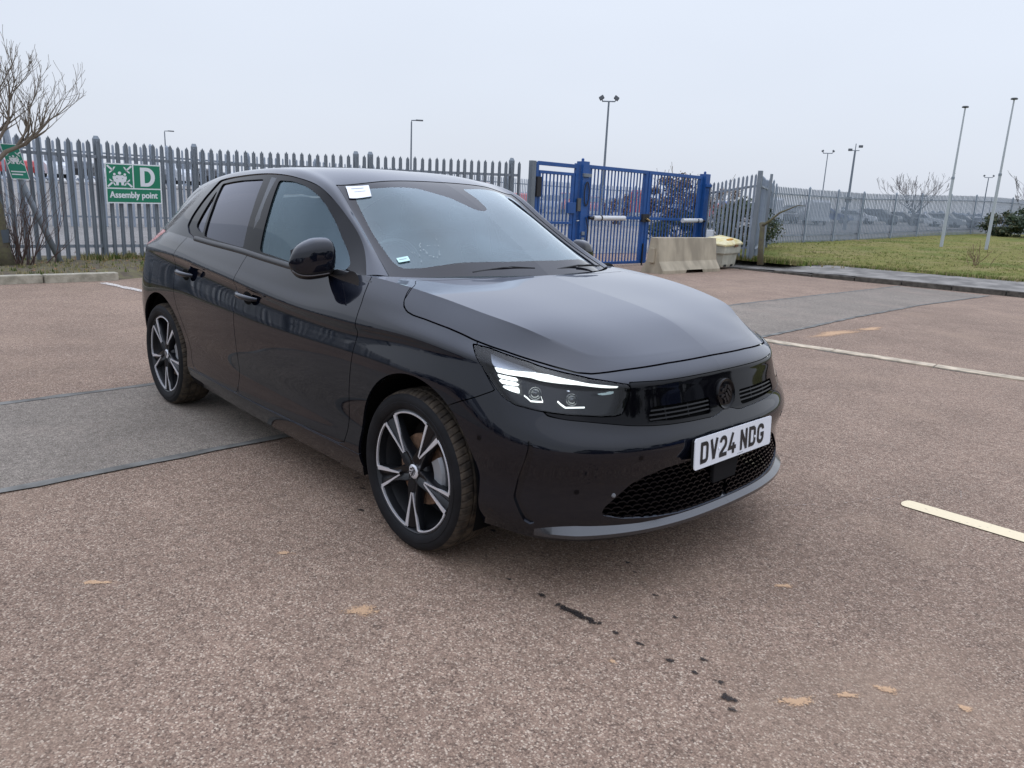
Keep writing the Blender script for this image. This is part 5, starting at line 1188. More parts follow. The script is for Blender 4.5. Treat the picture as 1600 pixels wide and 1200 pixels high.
# field: screen = above row 12 and in front of column 3
def scr(s, r0=12, k0=2.97): return np.minimum((s.W-r0)/12*.10, (k0-s.U)*.25)
scrn = s3.clip(scr(s3)-.0008); rest = s3.clip(-scr(s3)-.004)
rearwin = np.vectorize(lambda a: a)(np.minimum((rest.W-13)/12*.1, (rest.U-9.05)*.2))
rw = rest.clip(np.minimum(rearwin, (10.85-rest.U)*.2)); rest2 = rest.clip(-np.minimum(np.minimum((rest.W-13)/12*.1, (rest.U-9.05)*.2), (10.85-rest.U)*.2)-.003)
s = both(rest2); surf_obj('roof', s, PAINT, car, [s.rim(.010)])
clearp = [(-.420,-.590),(-.372,-.52),(-.325,-.42),(-.284,-.30),(-.256,-.16),(-.246,0),(-.256,.16),(-.284,.30),(-.325,.42),(-.372,.52),(-.420,.590),(-.455,.608),(-.68,.572),(-.87,.530),(-.950,.505),(-.905,.42),(-.865,.20),(-.835,.10),(-.835,.065),(-.80,.06),(-.72,.065),(-.62,.045),(-.60,0),(-.62,-.045),(-.72,-.10),(-.775,-.165),(-.80,-.19),(-.83,-.22),(-.89,-.38),(-.950,-.495),(-.87,-.522),(-.68,-.565),(-.465,-.598)]
fr = both(scrn).offset(-.002); CP = round_poly(clearp, .03)
pane = fr.clip(sd(CP, fr.V[:, 0], fr.V[:, 1])); SCREEN = surf_obj('windscreen', pane, WS, car)
border = fr.clip(-sd(CP, fr.V[:, 0], fr.V[:, 1])); surf_obj('black_border', border, FRIT, SCREEN)
s = both(rw); surf_obj('rear_window', s.offset(-.002), PG, car)
# side glass area
P2 = CS['P2']; s2 = grid_surf(P2, k3, np.linspace(0, 1, P2.shape[0]))
FG = round_poly([(-1.383,1.351),(-1.247,1.348),(-1.15,1.334),(-1.064,1.312),(-.99,1.285),(-.93,1.253),(-.829,1.186),(-.715,1.107),(-.63,1.055),(-.575,1.015),(-.59,.990),(-.66,.986),(-.78,.985),(-.953,.993),(-1.298,1.018),(-1.335,1.19)], .02, 3)
RG = round_poly([(-2.069,1.325),(-1.94,1.338),(-1.806,1.347),(-1.552,1.355),(-1.505,1.20),(-1.470,1.022),(-1.723,1.034),(-1.965,1.048),(-2.004,1.192)], .012, 3)
QG = round_poly([(-2.120,1.095),(-2.098,1.21),(-2.082,1.29),(-2.070,1.28),(-2.030,1.19),(-1.992,1.062),(-2.06,1.070)], .015, 3)
DLO = round_poly([(-.425,.965),(-.44,.988),(-.51,1.035),(-.615,1.102),(-.705,1.158),(-.80,1.216),(-.90,1.27),(-1.012,1.327),(-1.21,1.365),(-1.45,1.381),(-1.83,1.372),(-2.06,1.350),(-2.135,1.335),(-2.19,1.239),(-2.228,1.138),(-2.232,1.090),(-2.17,1.052),(-2.069,1.030),(-1.95,1.016),(-1.70,1.002),(-1.4,.995),(-1.2,.982),(-.95,.967),(-.7,.957),(-.5,.945)], .01, 2)
def win_piece(s, poly, off=0): return s.clip(fxz(s, poly)-off)
for side in (1, -1):
    fl = (lambda s: s) if side == 1 else (lambda s: s.mirror())
    b = s2
    for P in (FG, RG, QG): b = b.clip(-fxz(b, P))
    frame = b.clip(np.minimum(fxz(b, DLO)+.03, 1)); 
    outer = b.clip(-fxz(b, DLO)-.004)
    frame = b.clip(fxz(b, DLO))
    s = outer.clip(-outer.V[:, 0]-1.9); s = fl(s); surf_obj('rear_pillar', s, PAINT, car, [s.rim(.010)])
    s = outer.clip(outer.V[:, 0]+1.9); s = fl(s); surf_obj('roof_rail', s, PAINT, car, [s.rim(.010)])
    s = fl(frame.offset(-.006)); surf_obj('window_surround', s, GLOSS, car, [s.rim(.006)])
    s = fl(win_piece(s2, FG, -.006).offset(-.013)); surf_obj('window_glass', s, SG, PN[('fdoor', side)])
    s = fl(win_piece(s2, RG, -.006).offset(-.013)); surf_obj('window_glass', s, PG, PN[('rdoor', side)])
    s = fl(win_piece(s2, QG, -.006).offset(-.013)); surf_obj('quarter_glass', s, PG, car)
    # door belt seal just under the glass, standing 5 mm proud
    mb = MB()
    topline = CS['P1'][-1]; xs = np.linspace(-2.06, -.47, 60); o = np.argsort(topline[:, 0])
    rowP = CS['P1'][-4]; oo = np.argsort(rowP[:, 0])
    ring = []
    for x in xs:
        yb = np.interp(x, topline[o, 0], topline[o, 1]); zb = np.interp(x, topline[o, 0], topline[o, 2])
        if x > -.6: zb -= .02*(x+.6)/.13
        ring.append([(x, yb+.006, zb-.006), (x, yb+.008, zb+.003), (x, yb+.002, zb+.017), (x, yb-.008, zb+.019)])
    G = np.array(ring)*np.array([1, -side, 1.]); mb.grid(G); mb.build('belt_seal', SATIN, car, smooth=True)

# inner shell that closes the gaps and the cabin floor
inn = base1.clip(arch(base1)+.0).offset(-.017)
inn = inn.clip(-fld(inn, head_poly)); inn = inn.clip(-fld(inn, mesh_poly)); inn = inn.clip(.93-inn.V[:, 2]-(inn.V[:, 0] > .8)*0)
s = both(inn); SHELL = surf_obj('inner_shell', s, VOID, car)
s = both(hs).offset(-.020); surf_obj('bonnet_liner', s, VOID, car)
mb = MB(); mb.box((-1.25, 0, .21), (3.6, 1.30, .03)); mb.box((-1.25, 0, .24), (1.75, 1.58, .02)); mb.build('underbody', VOID, car)
# wheel wells
for cx, R0 in ((0.02, .352), (-2.495, .372)):
    for sgn in (-1, 1):
        mb = MB(); V = []; n = 28
        for y in ((.84 if cx > -1 else .80), .56):
            for k in range(n+1):
                a = math.pi*(-.10+1.2*k/n); V.append((cx+R0*1.005*math.cos(a), sgn*y, .315+.372*math.sin(a)+.0))
        for k in range(n): mb.f.append((k, k+1, n+2+k, n+1+k)); mb.m.append(0)
        mb.v = V; mb.v += [(cx, sgn*.56, .33)]; c = len(mb.v)-1
        for k in range(n): mb.f.append((n+1+k, n+2+k, c)); mb.m.append(0)
        mb.build('wheel_arch_liner', VOID, car, smooth=30)

# ---- front panel, grille, badge
s = both(PN['panel'])
GRSL = mat('grille_black', (.006, .006, .007), rough=.3, spec=.3)
# grille apertures
GR = round_poly(up([(.34,.654),(1.62,.655),(1.76,.612),(1.2,.604),(.5,.600),(.36,.600)]), .008, 2)
gin = PN['panel'].clip(fld(PN['panel'], GR)); pan = PN['panel'].clip(-fld(PN['panel'], GR))
s = both(pan); PANELO = surf_obj('front_fascia_panel', s, GLOSS, car, [s.rim(.020)])
s = both(gin).offset(-.03); surf_obj('grille_backing', s, VOID, PANELO)
def surf_pt(u, z, off=0, side=-1):
    """point and normal on the lower body at column u and height z"""
    G = CS['P1']; j = np.searchsorted(u1, u)-1; j = min(max(j, 0), len(u1)-2); t = (u-u1[j])/(u1[j+1]-u1[j])
    col = G[:, j]*(1-t)+G[:, j+1]*t; zz = col[:, 2]; i = int(np.argmin(np.abs(zz-z))); 
    i = min(max(i, 1), len(zz)-2)
    if zz[i] > z: i -= 1
    q = (z-zz[i])/(zz[i+1]-zz[i]+1e-9); p = col[i]*(1-q)+col[i+1]*q
    dz = col[i+1]-col[i]; du = G[i, j+1]-G[i, j]; n = np.cross(du, dz); n /= np.linalg.norm(n)
    if n.dot(p-np.array([-1.2, 0, .5])) < 0: n = -n
    p = p+n*off
    return Vector((p[0], p[1]*(1 if side > 0 else -1), p[2])), Vector((n[0], n[1]*(1 if side > 0 else -1), n[2]))
for sgn in (-1, 1):
    for zt, u0, u9 in ((.643, .33, 1.66), (.629, .35, 1.70), (.615, .36, 1.74)):
        mb = MB(); pts = []
        for u in np.linspace(u0, u9, 24):
            p, n = surf_pt(u, zt, -.006, sgn); pts.append([p+Vector((0, 0, .0028))+n*.002, p-Vector((0, 0, .0028))+n*.004, p-Vector((0, 0, .0034))-n*.018, p+Vector((0, 0, .0022))-n*.018])
        for i in range(len(pts)): mb.v += [tuple(q) for q in pts[i]]
        for i in range(len(pts)-1):
            for k in range(4): mb.f.append((i*4+k, i*4+(k+1) % 4, i*4+4+(k+1) % 4, i*4+4+k)); mb.m.append(0)
        mb.build('grille_slat', GRSL, PANELO)
    for u in (.75, 1.25):
        mb = MB(); a, n = surf_pt(u, .608, -.014, sgn); b, n = surf_pt(u, .648, -.014, sgn); mb.tube([a, b], .0025, 6); mb.build('grille_upright', GRSL, PANELO)

# round badge with a griffin-like emblem, dark on dark
bc, bn = surf_pt(0.02, .652, 0, -1); bn = Vector((.985, 0, .17)).normalized(); bc = Vector((.762, 0, .652))
ex = Vector((0, 1, 0)); ey = bn.cross(ex).normalized(); ey = ey if ey.z > 0 else -ey
mb = MB(); n = 40
ringp = [(.0, .004), (.046, .004), (.050, .008), (.0555, .009), (.058, .004), (.058, -.02)]
for r, h in ringp:
    for k in range(n):
        a = 2*math.pi*k/n; mb.v.append(tuple(bc+ex*r*math.cos(a)+ey*r*math.sin(a)+bn*h))
for i in range(len(ringp)-1):
    for k in range(n): mb.f.append((i*n+k, i*n+(k+1) % n, (i+1)*n+(k+1) % n, (i+1)*n+k)); mb.m.append(0)
BADGE = mb.build('badge', GLOSS, car, smooth=35)
DARKCH = mat('dark_chrome', (.055, .057, .063), rough=.18, metal=.9)
GRIF = [  # beak, head, wing, forearm and banner as raised strokes
 [(-.028,.020),(-.018,.024),(-.010,.022),(-.014,.013),(-.022,.010),(-.030,.012)],
 [(-.010,.024),(-.002,.034),(.006,.036),(.002,.024),(-.004,.012),(-.010,.010)],
 [(.008,.036),(.020,.030),(.030,.018),(.034,.002),(.026,.006),(.018,.016),(.008,.022)],
 [(.006,.018),(.016,.012),(.024,.000),(.028,-.014),(.018,-.008),(.010,.002),(.004,.010)],
 [(-.008,.006),(.002,.006),(.010,-.006),(.014,-.022),(.006,-.030),(.000,-.018),(-.008,-.006)],
 [(-.034,.000),(-.014,.002),(-.012,-.004),(-.026,-.010),(-.036,-.008)],
 [(-.024,-.014),(-.010,-.010),(-.004,-.022),(-.006,-.036),(-.014,-.034),(-.014,-.022)]]
mb = MB()
for P in GRIF: mb.prism([(a, b) for a, b in P], bc+bn*.004, ex, ey, bn, .0045)
mb.build('emblem', DARKCH, BADGE)

# ---- lower intake with a honeycomb of short bars
s = both(PN['mesh']); surf_obj('intake_backing', s.offset(-.045), VOID, car)
mb = MB(); nrow = 10
def mesh_in(u, z): return sd(mesh_poly, np.array([S_of(u)]), np.array([z]))[0]
for sgn in (-1, 1):
    for r in range(nrow+1):
        z0 = .276+r*.0165
        for c in range(26):
            s0 = .008+(c+(.5 if r % 2 else 0))*.036
            for (sa, za, sb, zb, ra) in ((s0-.018, z0-.002, s0-.009, z0+.005, .0034), (s0-.009, z0+.005, s0+.009, z0+.005, .0034), (s0+.009, z0+.005, s0+.018, z0-.002, .0034)):
                ua, ub = np.interp(sa, arc, u1), np.interp(sb, arc, u1)
                if sa < 0 or mesh_in(ua, za) < -.004 or mesh_in(ub, zb) < -.004: continue
                a, na = surf_pt(float(ua), za, -.005, sgn); b, nb_ = surf_pt(float(ub), zb, -.005, sgn)
                w = Vector((0, 0, .0026)); mb.add([a+w, a-w, b-w, b+w, a+w-na*.022, a-w-na*.022, b-w-nb_*.022, b+w-nb_*.022], [(0,1,2,3),(0,3,7,4),(1,5,6,2)])
GRL = mb.build('lower_grille_mesh', GLOSS, car, fix=False); GRL['kind'] = 'stuff'
# radar cover under the plate
mb = MB(); q = [(-.090,.452),(.090,.452),(.072,.335),(-.080,.335)]
mb.prism([(a, b) for a, b in q], (.784, 0, 0), (0, 1, 0), (0, 0, 1), (1, 0, 0), .018); mb.build('radar_cover', MATTE, car, bevel=.004)

# ---- splitter lip
def lip():
    us = np.linspace(0, 4.05, 90); G = []
    for u in us:
        pt, n = surf_pt(u, .305, -.006, -1); pb, n2 = surf_pt(u, .252, 0, -1)
        h = Vector((n2.x, n2.y, 0)).normalized(); k = min(1, (4.05-u)/.9)
        zt = .292-.008*0; out = .020*k+.004
        top = .278+.030*max(0, (u-1.9)/2.1)
        G.append([Vector((pt.x, pt.y, top))-h*.010, Vector((pb.x, pb.y, .0))+h*out+Vector((0, 0, .252)), Vector((pb.x, pb.y, .0))+h*out+Vector((0, 0, .240)), Vector((pb.x, pb.y, .228))-h*.03, Vector((pb.x, pb.y, .228))-h*.16])
    return G
G = np.array([[tuple(p) for p in r] for r in lip()])
for sgn, nm in ((1, 0), (-1, 1)):
    mb = MB(); mb.grid(G*np.array([1, sgn, 1.])); mb.build('lip_spoiler', PAINT if 0 else mat('satin_lip', (.014, .015, .018), rough=.22, spec=.6, coat=.7, coat_rough=.1), car, smooth=28)

# ---- corner slots lining
surf_obj('air_slot_lining', PN['slot'].offset(-.012), PAINT, car); surf_obj('air_slot_lining', PN['slot'].mirror().offset(-.012), PAINT, car)
# parking sensors and washer cap
for u, z in ((5.343, .539), (3.189, .391), (2.058, .500)):
    for sgn in (-1, 1):
        p, n = surf_pt(u, z, -.0003, sgn); a = n.orthogonal().normalized(); b = n.cross(a)
        mb = MB(); N_ = 20
        for r, h in ((0, .0012), (.0085, .0012), (.0095, -.0015), (.0115, -.001), (.0125, .0005), (.0130, -.003)):
            for k in range(N_): t = 2*math.pi*k/N_; mb.v.append(tuple(p+a*r*math.cos(t)+b*r*math.sin(t)+n*h))
        for i in range(5):
            for k in range(N_): mb.f.append((i*N_+k, i*N_+(k+1) % N_, (i+1)*N_+(k+1) % N_, (i+1)*N_+k)); mb.m.append(0)
        mb.build('parking_sensor', GLOSS, car, smooth=35)
p, n = surf_pt(2.441, .372, .0, -1); mb = MB(); mb.lathe([(.0, .004), (.006, .003), (.008, 0), (.008, -.01)], (0, 0, 0), 'z', 14)
M = n.to_track_quat('Z', 'Y').to_matrix(); mb.v = [tuple(p+M@Vector(v)) for v in mb.v]; mb.build('washer_nozzle', mat('clear_sensor', (.16,.165,.17), rough=.25), car, smooth=40)

# ---- number plate
tilt = .06
po = Vector((.826, 0, .486)); px_ = Vector((0, 1, 0)); pz_ = Vector((-math.sin(tilt), 0, math.cos(tilt))); pn_ = Vector((math.cos(tilt), 0, math.sin(tilt)))
def rrect(w, h, r, k=5):
    out = []
    for cx, cy, a0 in ((w/2-r, h/2-r, 0), (-w/2+r, h/2-r, 90), (-w/2+r, -h/2+r, 180), (w/2-r, -h/2+r, 270)):
        for i in range(k+1): a = math.radians(a0+90*i/k); out.append((cx+r*math.cos(a), cy+r*math.sin(a)))
    return out
mb = MB(); mb.prism(rrect(.520, .111, .010), po-pn_*.004, px_, pz_, pn_, .004); NP = mb.build('number_plate', PLATE, car)
mb = MB(); mb.prism(rrect(.505, .10, .010), po-pn_*.02, px_, pz_, pn_, .014); mb.build('plate_backing', MATTE, car)
# the letters, drawn as 14 mm strokes in a 50 x 79 mm cell (x grows to the reader's right = +y on the car)
Wc, Hc, St = .0495, .0775, .0148
def stroke(pts, w=St):
    """flat ribbon along a polyline as list of quads (with mitred joints)"""
    P = [Vector((a, b)) for a, b in pts]; L = []; Rr = []
    for i, p in enumerate(P):
        d0 = (P[i]-P[i-1]).normalized() if i else None; d1 = (P[i+1]-P[i]).normalized() if i < len(P)-1 else None
        if d0 is None: d0 = d1
        if d1 is None: d1 = d0
        n0 = Vector((-d0.y, d0.x)); n1 = Vector((-d1.y, d1.x)); mv = (n0+n1); mv = mv/mv.length**2*2 if mv.length > .5 else n0
        L.append(p+mv*w/2); Rr.append(p-mv*w/2)
    return L, Rr
h_, w_ = Hc-St, Wc-St
def arcpts(cx, cy, rx, ry, a0, a1, k=8): return [(cx+rx*math.cos(math.radians(a0+(a1-a0)*i/k)), cy+ry*math.sin(math.radians(a0+(a1-a0)*i/k))) for i in range(k+1)]
X0, X1, Y0, Y1 = St/2, Wc-St/2, St/2, Hc-St/2; r = .013
GL = {
 'D': [[(X0, Y0), (X0, Y1), (X1-r, Y1)]+arcpts(X1-r, Y1-r, r, r, 90, 0)[1:]+arcpts(X1-r, Y0+r, r, r, 0, -90)+[(X0-St/2, Y0)]],
 'V': [[(X0-.001, Hc), (Wc/2, .004)], [(X1+.001, Hc), (Wc/2, .004)]],
 '2': [arcpts((X0+X1)/2, Y1-.0155, (X1-X0)/2, .0155, 180, 0, 10)+[(X1, Y1-.024), (X1-.003, Y1-.031), (X0+.001, Y0+.006), (X0, Y0)], [(X0-St/2, Y0), (Wc, Y0)]],
 '4': [[(X1-.014, Hc), (X0-.001, .022), (Wc+.002, .022)], [(X1-.009, .040), (X1-.009, 0)]],
 'N': [[(X0, 0), (X0, Hc)], [(X1, 0), (X1, Hc)], [(X0, Hc-.006), (X1, .006)]],
 'G': [[(X1, Y1-.016)]+arcpts((X0+X1)/2, Y1-.0155, (X1-X0)/2, .0155, 0, 180, 10)+arcpts((X0+X1)/2, Y0+.0155, (X1-X0)/2, .0155, 180, 360, 10)+[(X1, Hc*.46), (X0+.018, Hc*.46)]],
}
def glyph(ch, x, nm='plate_character'):
    mb = MB(); base = po+pn_*.0012
    for k, pl in enumerate(GL[ch]):
        L, Rr = stroke(pl)
        for i in range(len(L)-1):
            q = [L[i], Rr[i], Rr[i+1], L[i+1]]
            mb.add([base+px_*(x+a.x)+pz_*(a.y-Hc/2)+pn_*(.0001*k) for a in q], [(0, 1, 2, 3)])
    return mb.build(nm, PLTXT, NP, fix=False)
x = -.2270
for ch in 'DV24':
    glyph(ch, x); x += Wc+.0105
x += .0205
for ch in 'NDG':
    glyph(ch, x); x += Wc+.011
for k in range(7):
    mb = MB(); mb.box(po+pn_*.0012+px_*(.020+k*.006)-pz_*.0475, (.0004, .004, .0025)); 
    mb.build('maker_mark', GREYP, NP)
for yy in (-.1075, .137):
    mb = MB(); mb.lathe([(0, .002), (.004, .0015), (.005, 0)], (0, 0, 0), 'z', 10); M = pn_.to_track_quat('Z', 'Y').to_matrix(); c = po+pn_*.0015+px_*yy-pz_*.004
    mb.v = [tuple(c+M@Vector(v)) for v in mb.v]; mb.build('plate_screw_cap', PAPER, NP, smooth=40)

# ---- headlamps
HB = dict(
 bar=[(5.173,.766),(4.801,.762),(4.299,.760),(3.61,.751),(2.934,.743),(2.251,.733),(2.201,.727),(2.255,.720),(3.16,.735),(4.322,.746),(4.932,.749),(5.121,.752)],
 b1=[(5.11,.7465),(4.90,.7435),(4.664,.7405),(4.652,.731),(4.88,.733),(5.085,.735)],
 b2=[(5.075,.7315),(4.88,.7295),(4.648,.7275),(4.634,.7165),(4.86,.7175),(5.03,.7185)],
 b3=[(5.02,.715),(4.86,.714),(4.63,.713),(4.608,.694),(4.802,.699),(4.966,.707)],
)
for side in (1, -1):
    fl = (lambda s: s) if side == 1 else (lambda s: s.mirror())
    hd = PN['head']
    lens = fl(hd.offset(-.001)); HL = surf_obj('headlight', lens, LENSG, car)
    s = fl(hd.offset(-.001)); HLr = s.rim(.030)
    bowl = fl(hd.offset(-.055)); surf_obj('lamp_housing', bowl, mat('lamp_interior', (.007, .0075, .010), rough=.25, spec=.3), HL, [HLr])
    inset = hd.offset(-.022)
    for nm, P in HB.items():
        q = inset.clip(fld(inset, up(P)))
        if len(q.T) == 0: continue
        q = fl(q); surf_obj('daytime_running_light' if nm[0] != 'c' else 'low_light_strip', q, LED, HL, [q.rim(.012)])
    for P in ([(4.50,.6975),(4.45,.6925),(4.36,.6825),(4.22,.6828),(4.085,.6835),(4.11,.692),(4.13,.700)], [(3.71,.6865),(3.62,.677),(3.50,.6675),(3.3,.6672),(3.01,.6668)]):
        mb = MB(); R2 = []
        for i, (a_, z_) in enumerate(P):
            p_, n_2 = surf_pt(a_, z_, -.024, -side); w2 = .0024 if i < 5 else .0012; R2.append([p_+Vector((0, 0, w2)), p_-Vector((0, 0, w2)), p_-Vector((0, 0, w2))-n_2*.01, p_+Vector((0, 0, w2))-n_2*.01])
        mb.grid([[tuple(q) for q in r_] for r_ in R2]); mb.build('low_light_strip', LED, HL, fix=False)
    # visor under the bar, dividing wall, projectors
    sh = inset.offset(-.004)
    q = sh.clip(np.minimum(fld(sh, up([(5.30,.80),(4.8,.795),(4.1,.775),(3.0,.752),(2.2,.739),(2.2,.734),(3.6,.7525),(4.3,.7615),(5.18,.7675)])), 1))
    q = fl(q); surf_obj('lamp_trim', q, mat('silver_lamp_trim', (.33, .35, .40), rough=.3, metal=.5), HL, [q.rim(.01)])
    for u, z, rr in ((4.27, .708, .017), (3.32, .692, .016)):
        p, n = surf_pt(u, z, -.034, -side); M = n.to_track_quat('Z', 'Y').to_matrix()
        mb = MB(); mb.lathe([(0, rr*.8), (rr*.5, rr*.68), (rr*.85, rr*.35), (rr, 0), (rr*1.12, .002), (rr*1.25, .0), (rr*1.3, -.02)], (0, 0, 0), 'z', 20); mb.v = [tuple(p+M@Vector(v)) for v in mb.v]
        mb.build('projector_lens', mat('projector_glass', (.05, .055, .06), rough=.05, spec=.8, coat=1), HL, smooth=40)
    q = inset.clip(fld(inset, up([(2.80,.700),(2.36,.710),(2.37,.700),(2.74,.694)]))); q = fl(q); surf_obj('lamp_bright_patch', q, mat('pale_reflection', (.45, .55, .52), rough=.3, metal=.6), HL)  # greenish patch, a reflection in the lamp put in as colour
    q = inset.clip(fld(inset, up([(3.58,.708),(3.36,.715),(3.38,.709),(3.56,.704)]))); q = fl(q); surf_obj('lamp_bright_patch', q, CHROME, HL)
    # tail lamp
    q = fl(PN['tail']); surf_obj('tail_light', q, PINK, car, [q.rim(.01)])

# ---- door handles
for side in (1, -1):
    for key, xc, zc, yc in (('fdoor', -1.232, .8085, .8775), ('rdoor', -2.012, .840, .8645)):
        sg = -side
        d = PN[(key, side)]
        mb = MB()            # recess: dark dished oval standing just inside
        N_ = 24; ov = []
        for r, h in ((0, .003), (.6, .0032), (.92, .0026), (1.0, .0012)):
            for k in range(N_): t = 2*math.pi*k/N_; mb.v.append((xc-.008+r*.050*math.cos(t), sg*(yc+h), zc-.002+r*.031*math.sin(t)))
        for i in range(3):
            for k in range(N_): mb.f.append((i*N_+k, i*N_+(k+1) % N_, (i+1)*N_+(k+1) % N_, (i+1)*N_+k)); mb.m.append(0)
        mb.build('handle_recess', VOID, d, smooth=True)
        mb = MB(); P = []; R_ = []
        for k in range(15):
            t = k/14; bow = math.sin(math.pi*t)**.5 if 0 < t < 1 else 0
            P.append((xc-.108+.205*t, sg*(yc+.004+.030*bow), zc+.006-.007*(t-.5))); R_.append(.0125*(.55+.45*bow))
        mb.tube(P, R_, 12); mb.v = [(a, b, zc+(c-zc)*1.05) for a, b, c in mb.v]
        mb.build('door_handle', PAINT, d, smooth=60)

# ---- mirrors
def mirror_unit(side):
    sg = -side
    c = Vector((-.662, sg*.862, 1.033)) if side == 1 else Vector((-.705, sg*.828, 1.020)); A = Vector((.28, sg*.96, 0)).normalized()      # lateral axis, outwards
    A = Vector((-.22, sg*.975, .02)).normalized(); Fw = Vector((0, 0, 1)).cross(A); Fw = Fw if Fw.x > 0 else -Fw; Up = Vector((0, 0, 1))
    root = None
    def P(a, th, lo=False):
        # a: -1 inner .. 1 outer ; th: around the section, 0 = forward, 90 = up
        hh = .080*(1-.42*max(0, a)**1.6)*(1-max(0, abs(a)-.0)**7*.95)
        if a < 0: hh *= (1-.10*a*a)
        dd = .062*(1-max(0, a)**2.2*.55)*(1-abs(a)**8*.9)
        ct, st = math.cos(th), math.sin(th)
        e = .72
        f = math.copysign(abs(ct)**e, ct)*dd; u = math.copysign(abs(st)**e, st)*hh
        if ct < 0: f *= .45
        lift = .012*(-a)+(.006 if u > 0 else 0)-.010*max(0, a)
        return c+A*(a*.095)+Fw*f+Up*(u+lift)
    na, nt = 26, 40
    aa = np.sin(np.linspace(-math.pi/2, math.pi/2, na))
    def part(t0, t1, nm, m_, off=0):
        mb = MB(); G = np.array([[tuple(P(a, t)) for t in np.linspace(t0, t1, nt)] for a in aa]); mb.grid(G)
        return mb.build(nm, m_, car, smooth=True, fix=True)
    mc = part(math.radians(-28), math.radians(190), 'mirror_cap', PAINT)
    part(math.radians(-28), math.radians(-170), 'mirror_base', SATIN)
    # rear glass
    mb = MB(); G = []
    for a in np.linspace(-.86, .86, 16): G.append([tuple(c+A*(a*.093)-Fw*.0285+Up*(u*.062*(1-.40*max(0, a)**1.6)+.012*(-a))) for u in np.linspace(-1, 1, 8)])
    mb.grid(G); mb.build('mirror_glass', MIRG, mc)
    # thin indicator strip
    mb = MB(); pts = [P(a, math.radians(-34)) + Fw*.003*0 for a in np.linspace(-.55, .9, 20)]; mb.tube([p-Up*.006+(p-c).normalized()*.0015 for p in pts], .0042, 6)
    mb.build('indicator_strip', mat('indicator_lens', (.035, .028, .026), rough=.3), mc, smooth=True)
    # arm to the door
    mb = MB(); inner = c-A*.075-Up*.066+Fw*.010
    root_p = Vector((-.475, sg*.792, .966))
    G = []
    for t in np.linspace(0, 1, 14):
        p = inner.lerp(root_p, t); p.z -= .012*math.sin(math.pi*t)
        wx = .034+.018*t**1.5; hz = .015+.020*t**1.4
        G.append([tuple(p+Vector((math.cos(q)*wx, 0, math.sin(q)*hz))+A*0) for q in np.linspace(0, 2*math.pi, 18)])
    mb.grid(G); mb.build('mirror_arm', SATIN, car, smooth=True)
for s_ in (1, -1): mirror_unit(s_)

# ---- wipers
def wiper(p0, p1, p2):
    mb = MB(); p0, p1, p2 = Vector(p0), Vector(p1), Vector(p2)
    mid = (p0+p1)/2+Vector((0, 0, .012)); mb.tube([p0, mid, p1], [.006, .005, .003], 6); w = mb.build('wiper', SATIN, car, smooth=True)
    mb = MB(); a, b = p1*.5+p2*.5, (p1-p2).normalized()
    mb.tube([p2, p2.lerp(p1, .5)+Vector((0, 0, .004)), p1+(p1-p2)*.10], [.003, .0055, .003], 6); mb.build('wiper_blade', MATTE, w, smooth=True)
wiper((-.245, -.36, 1.004), (-.205, -.06, 1.018), (-.235, -.26, 1.019))
wiper((-.20, .10, 1.008), (-.25, .44, 1.012), (-.215, .26, 1.018))

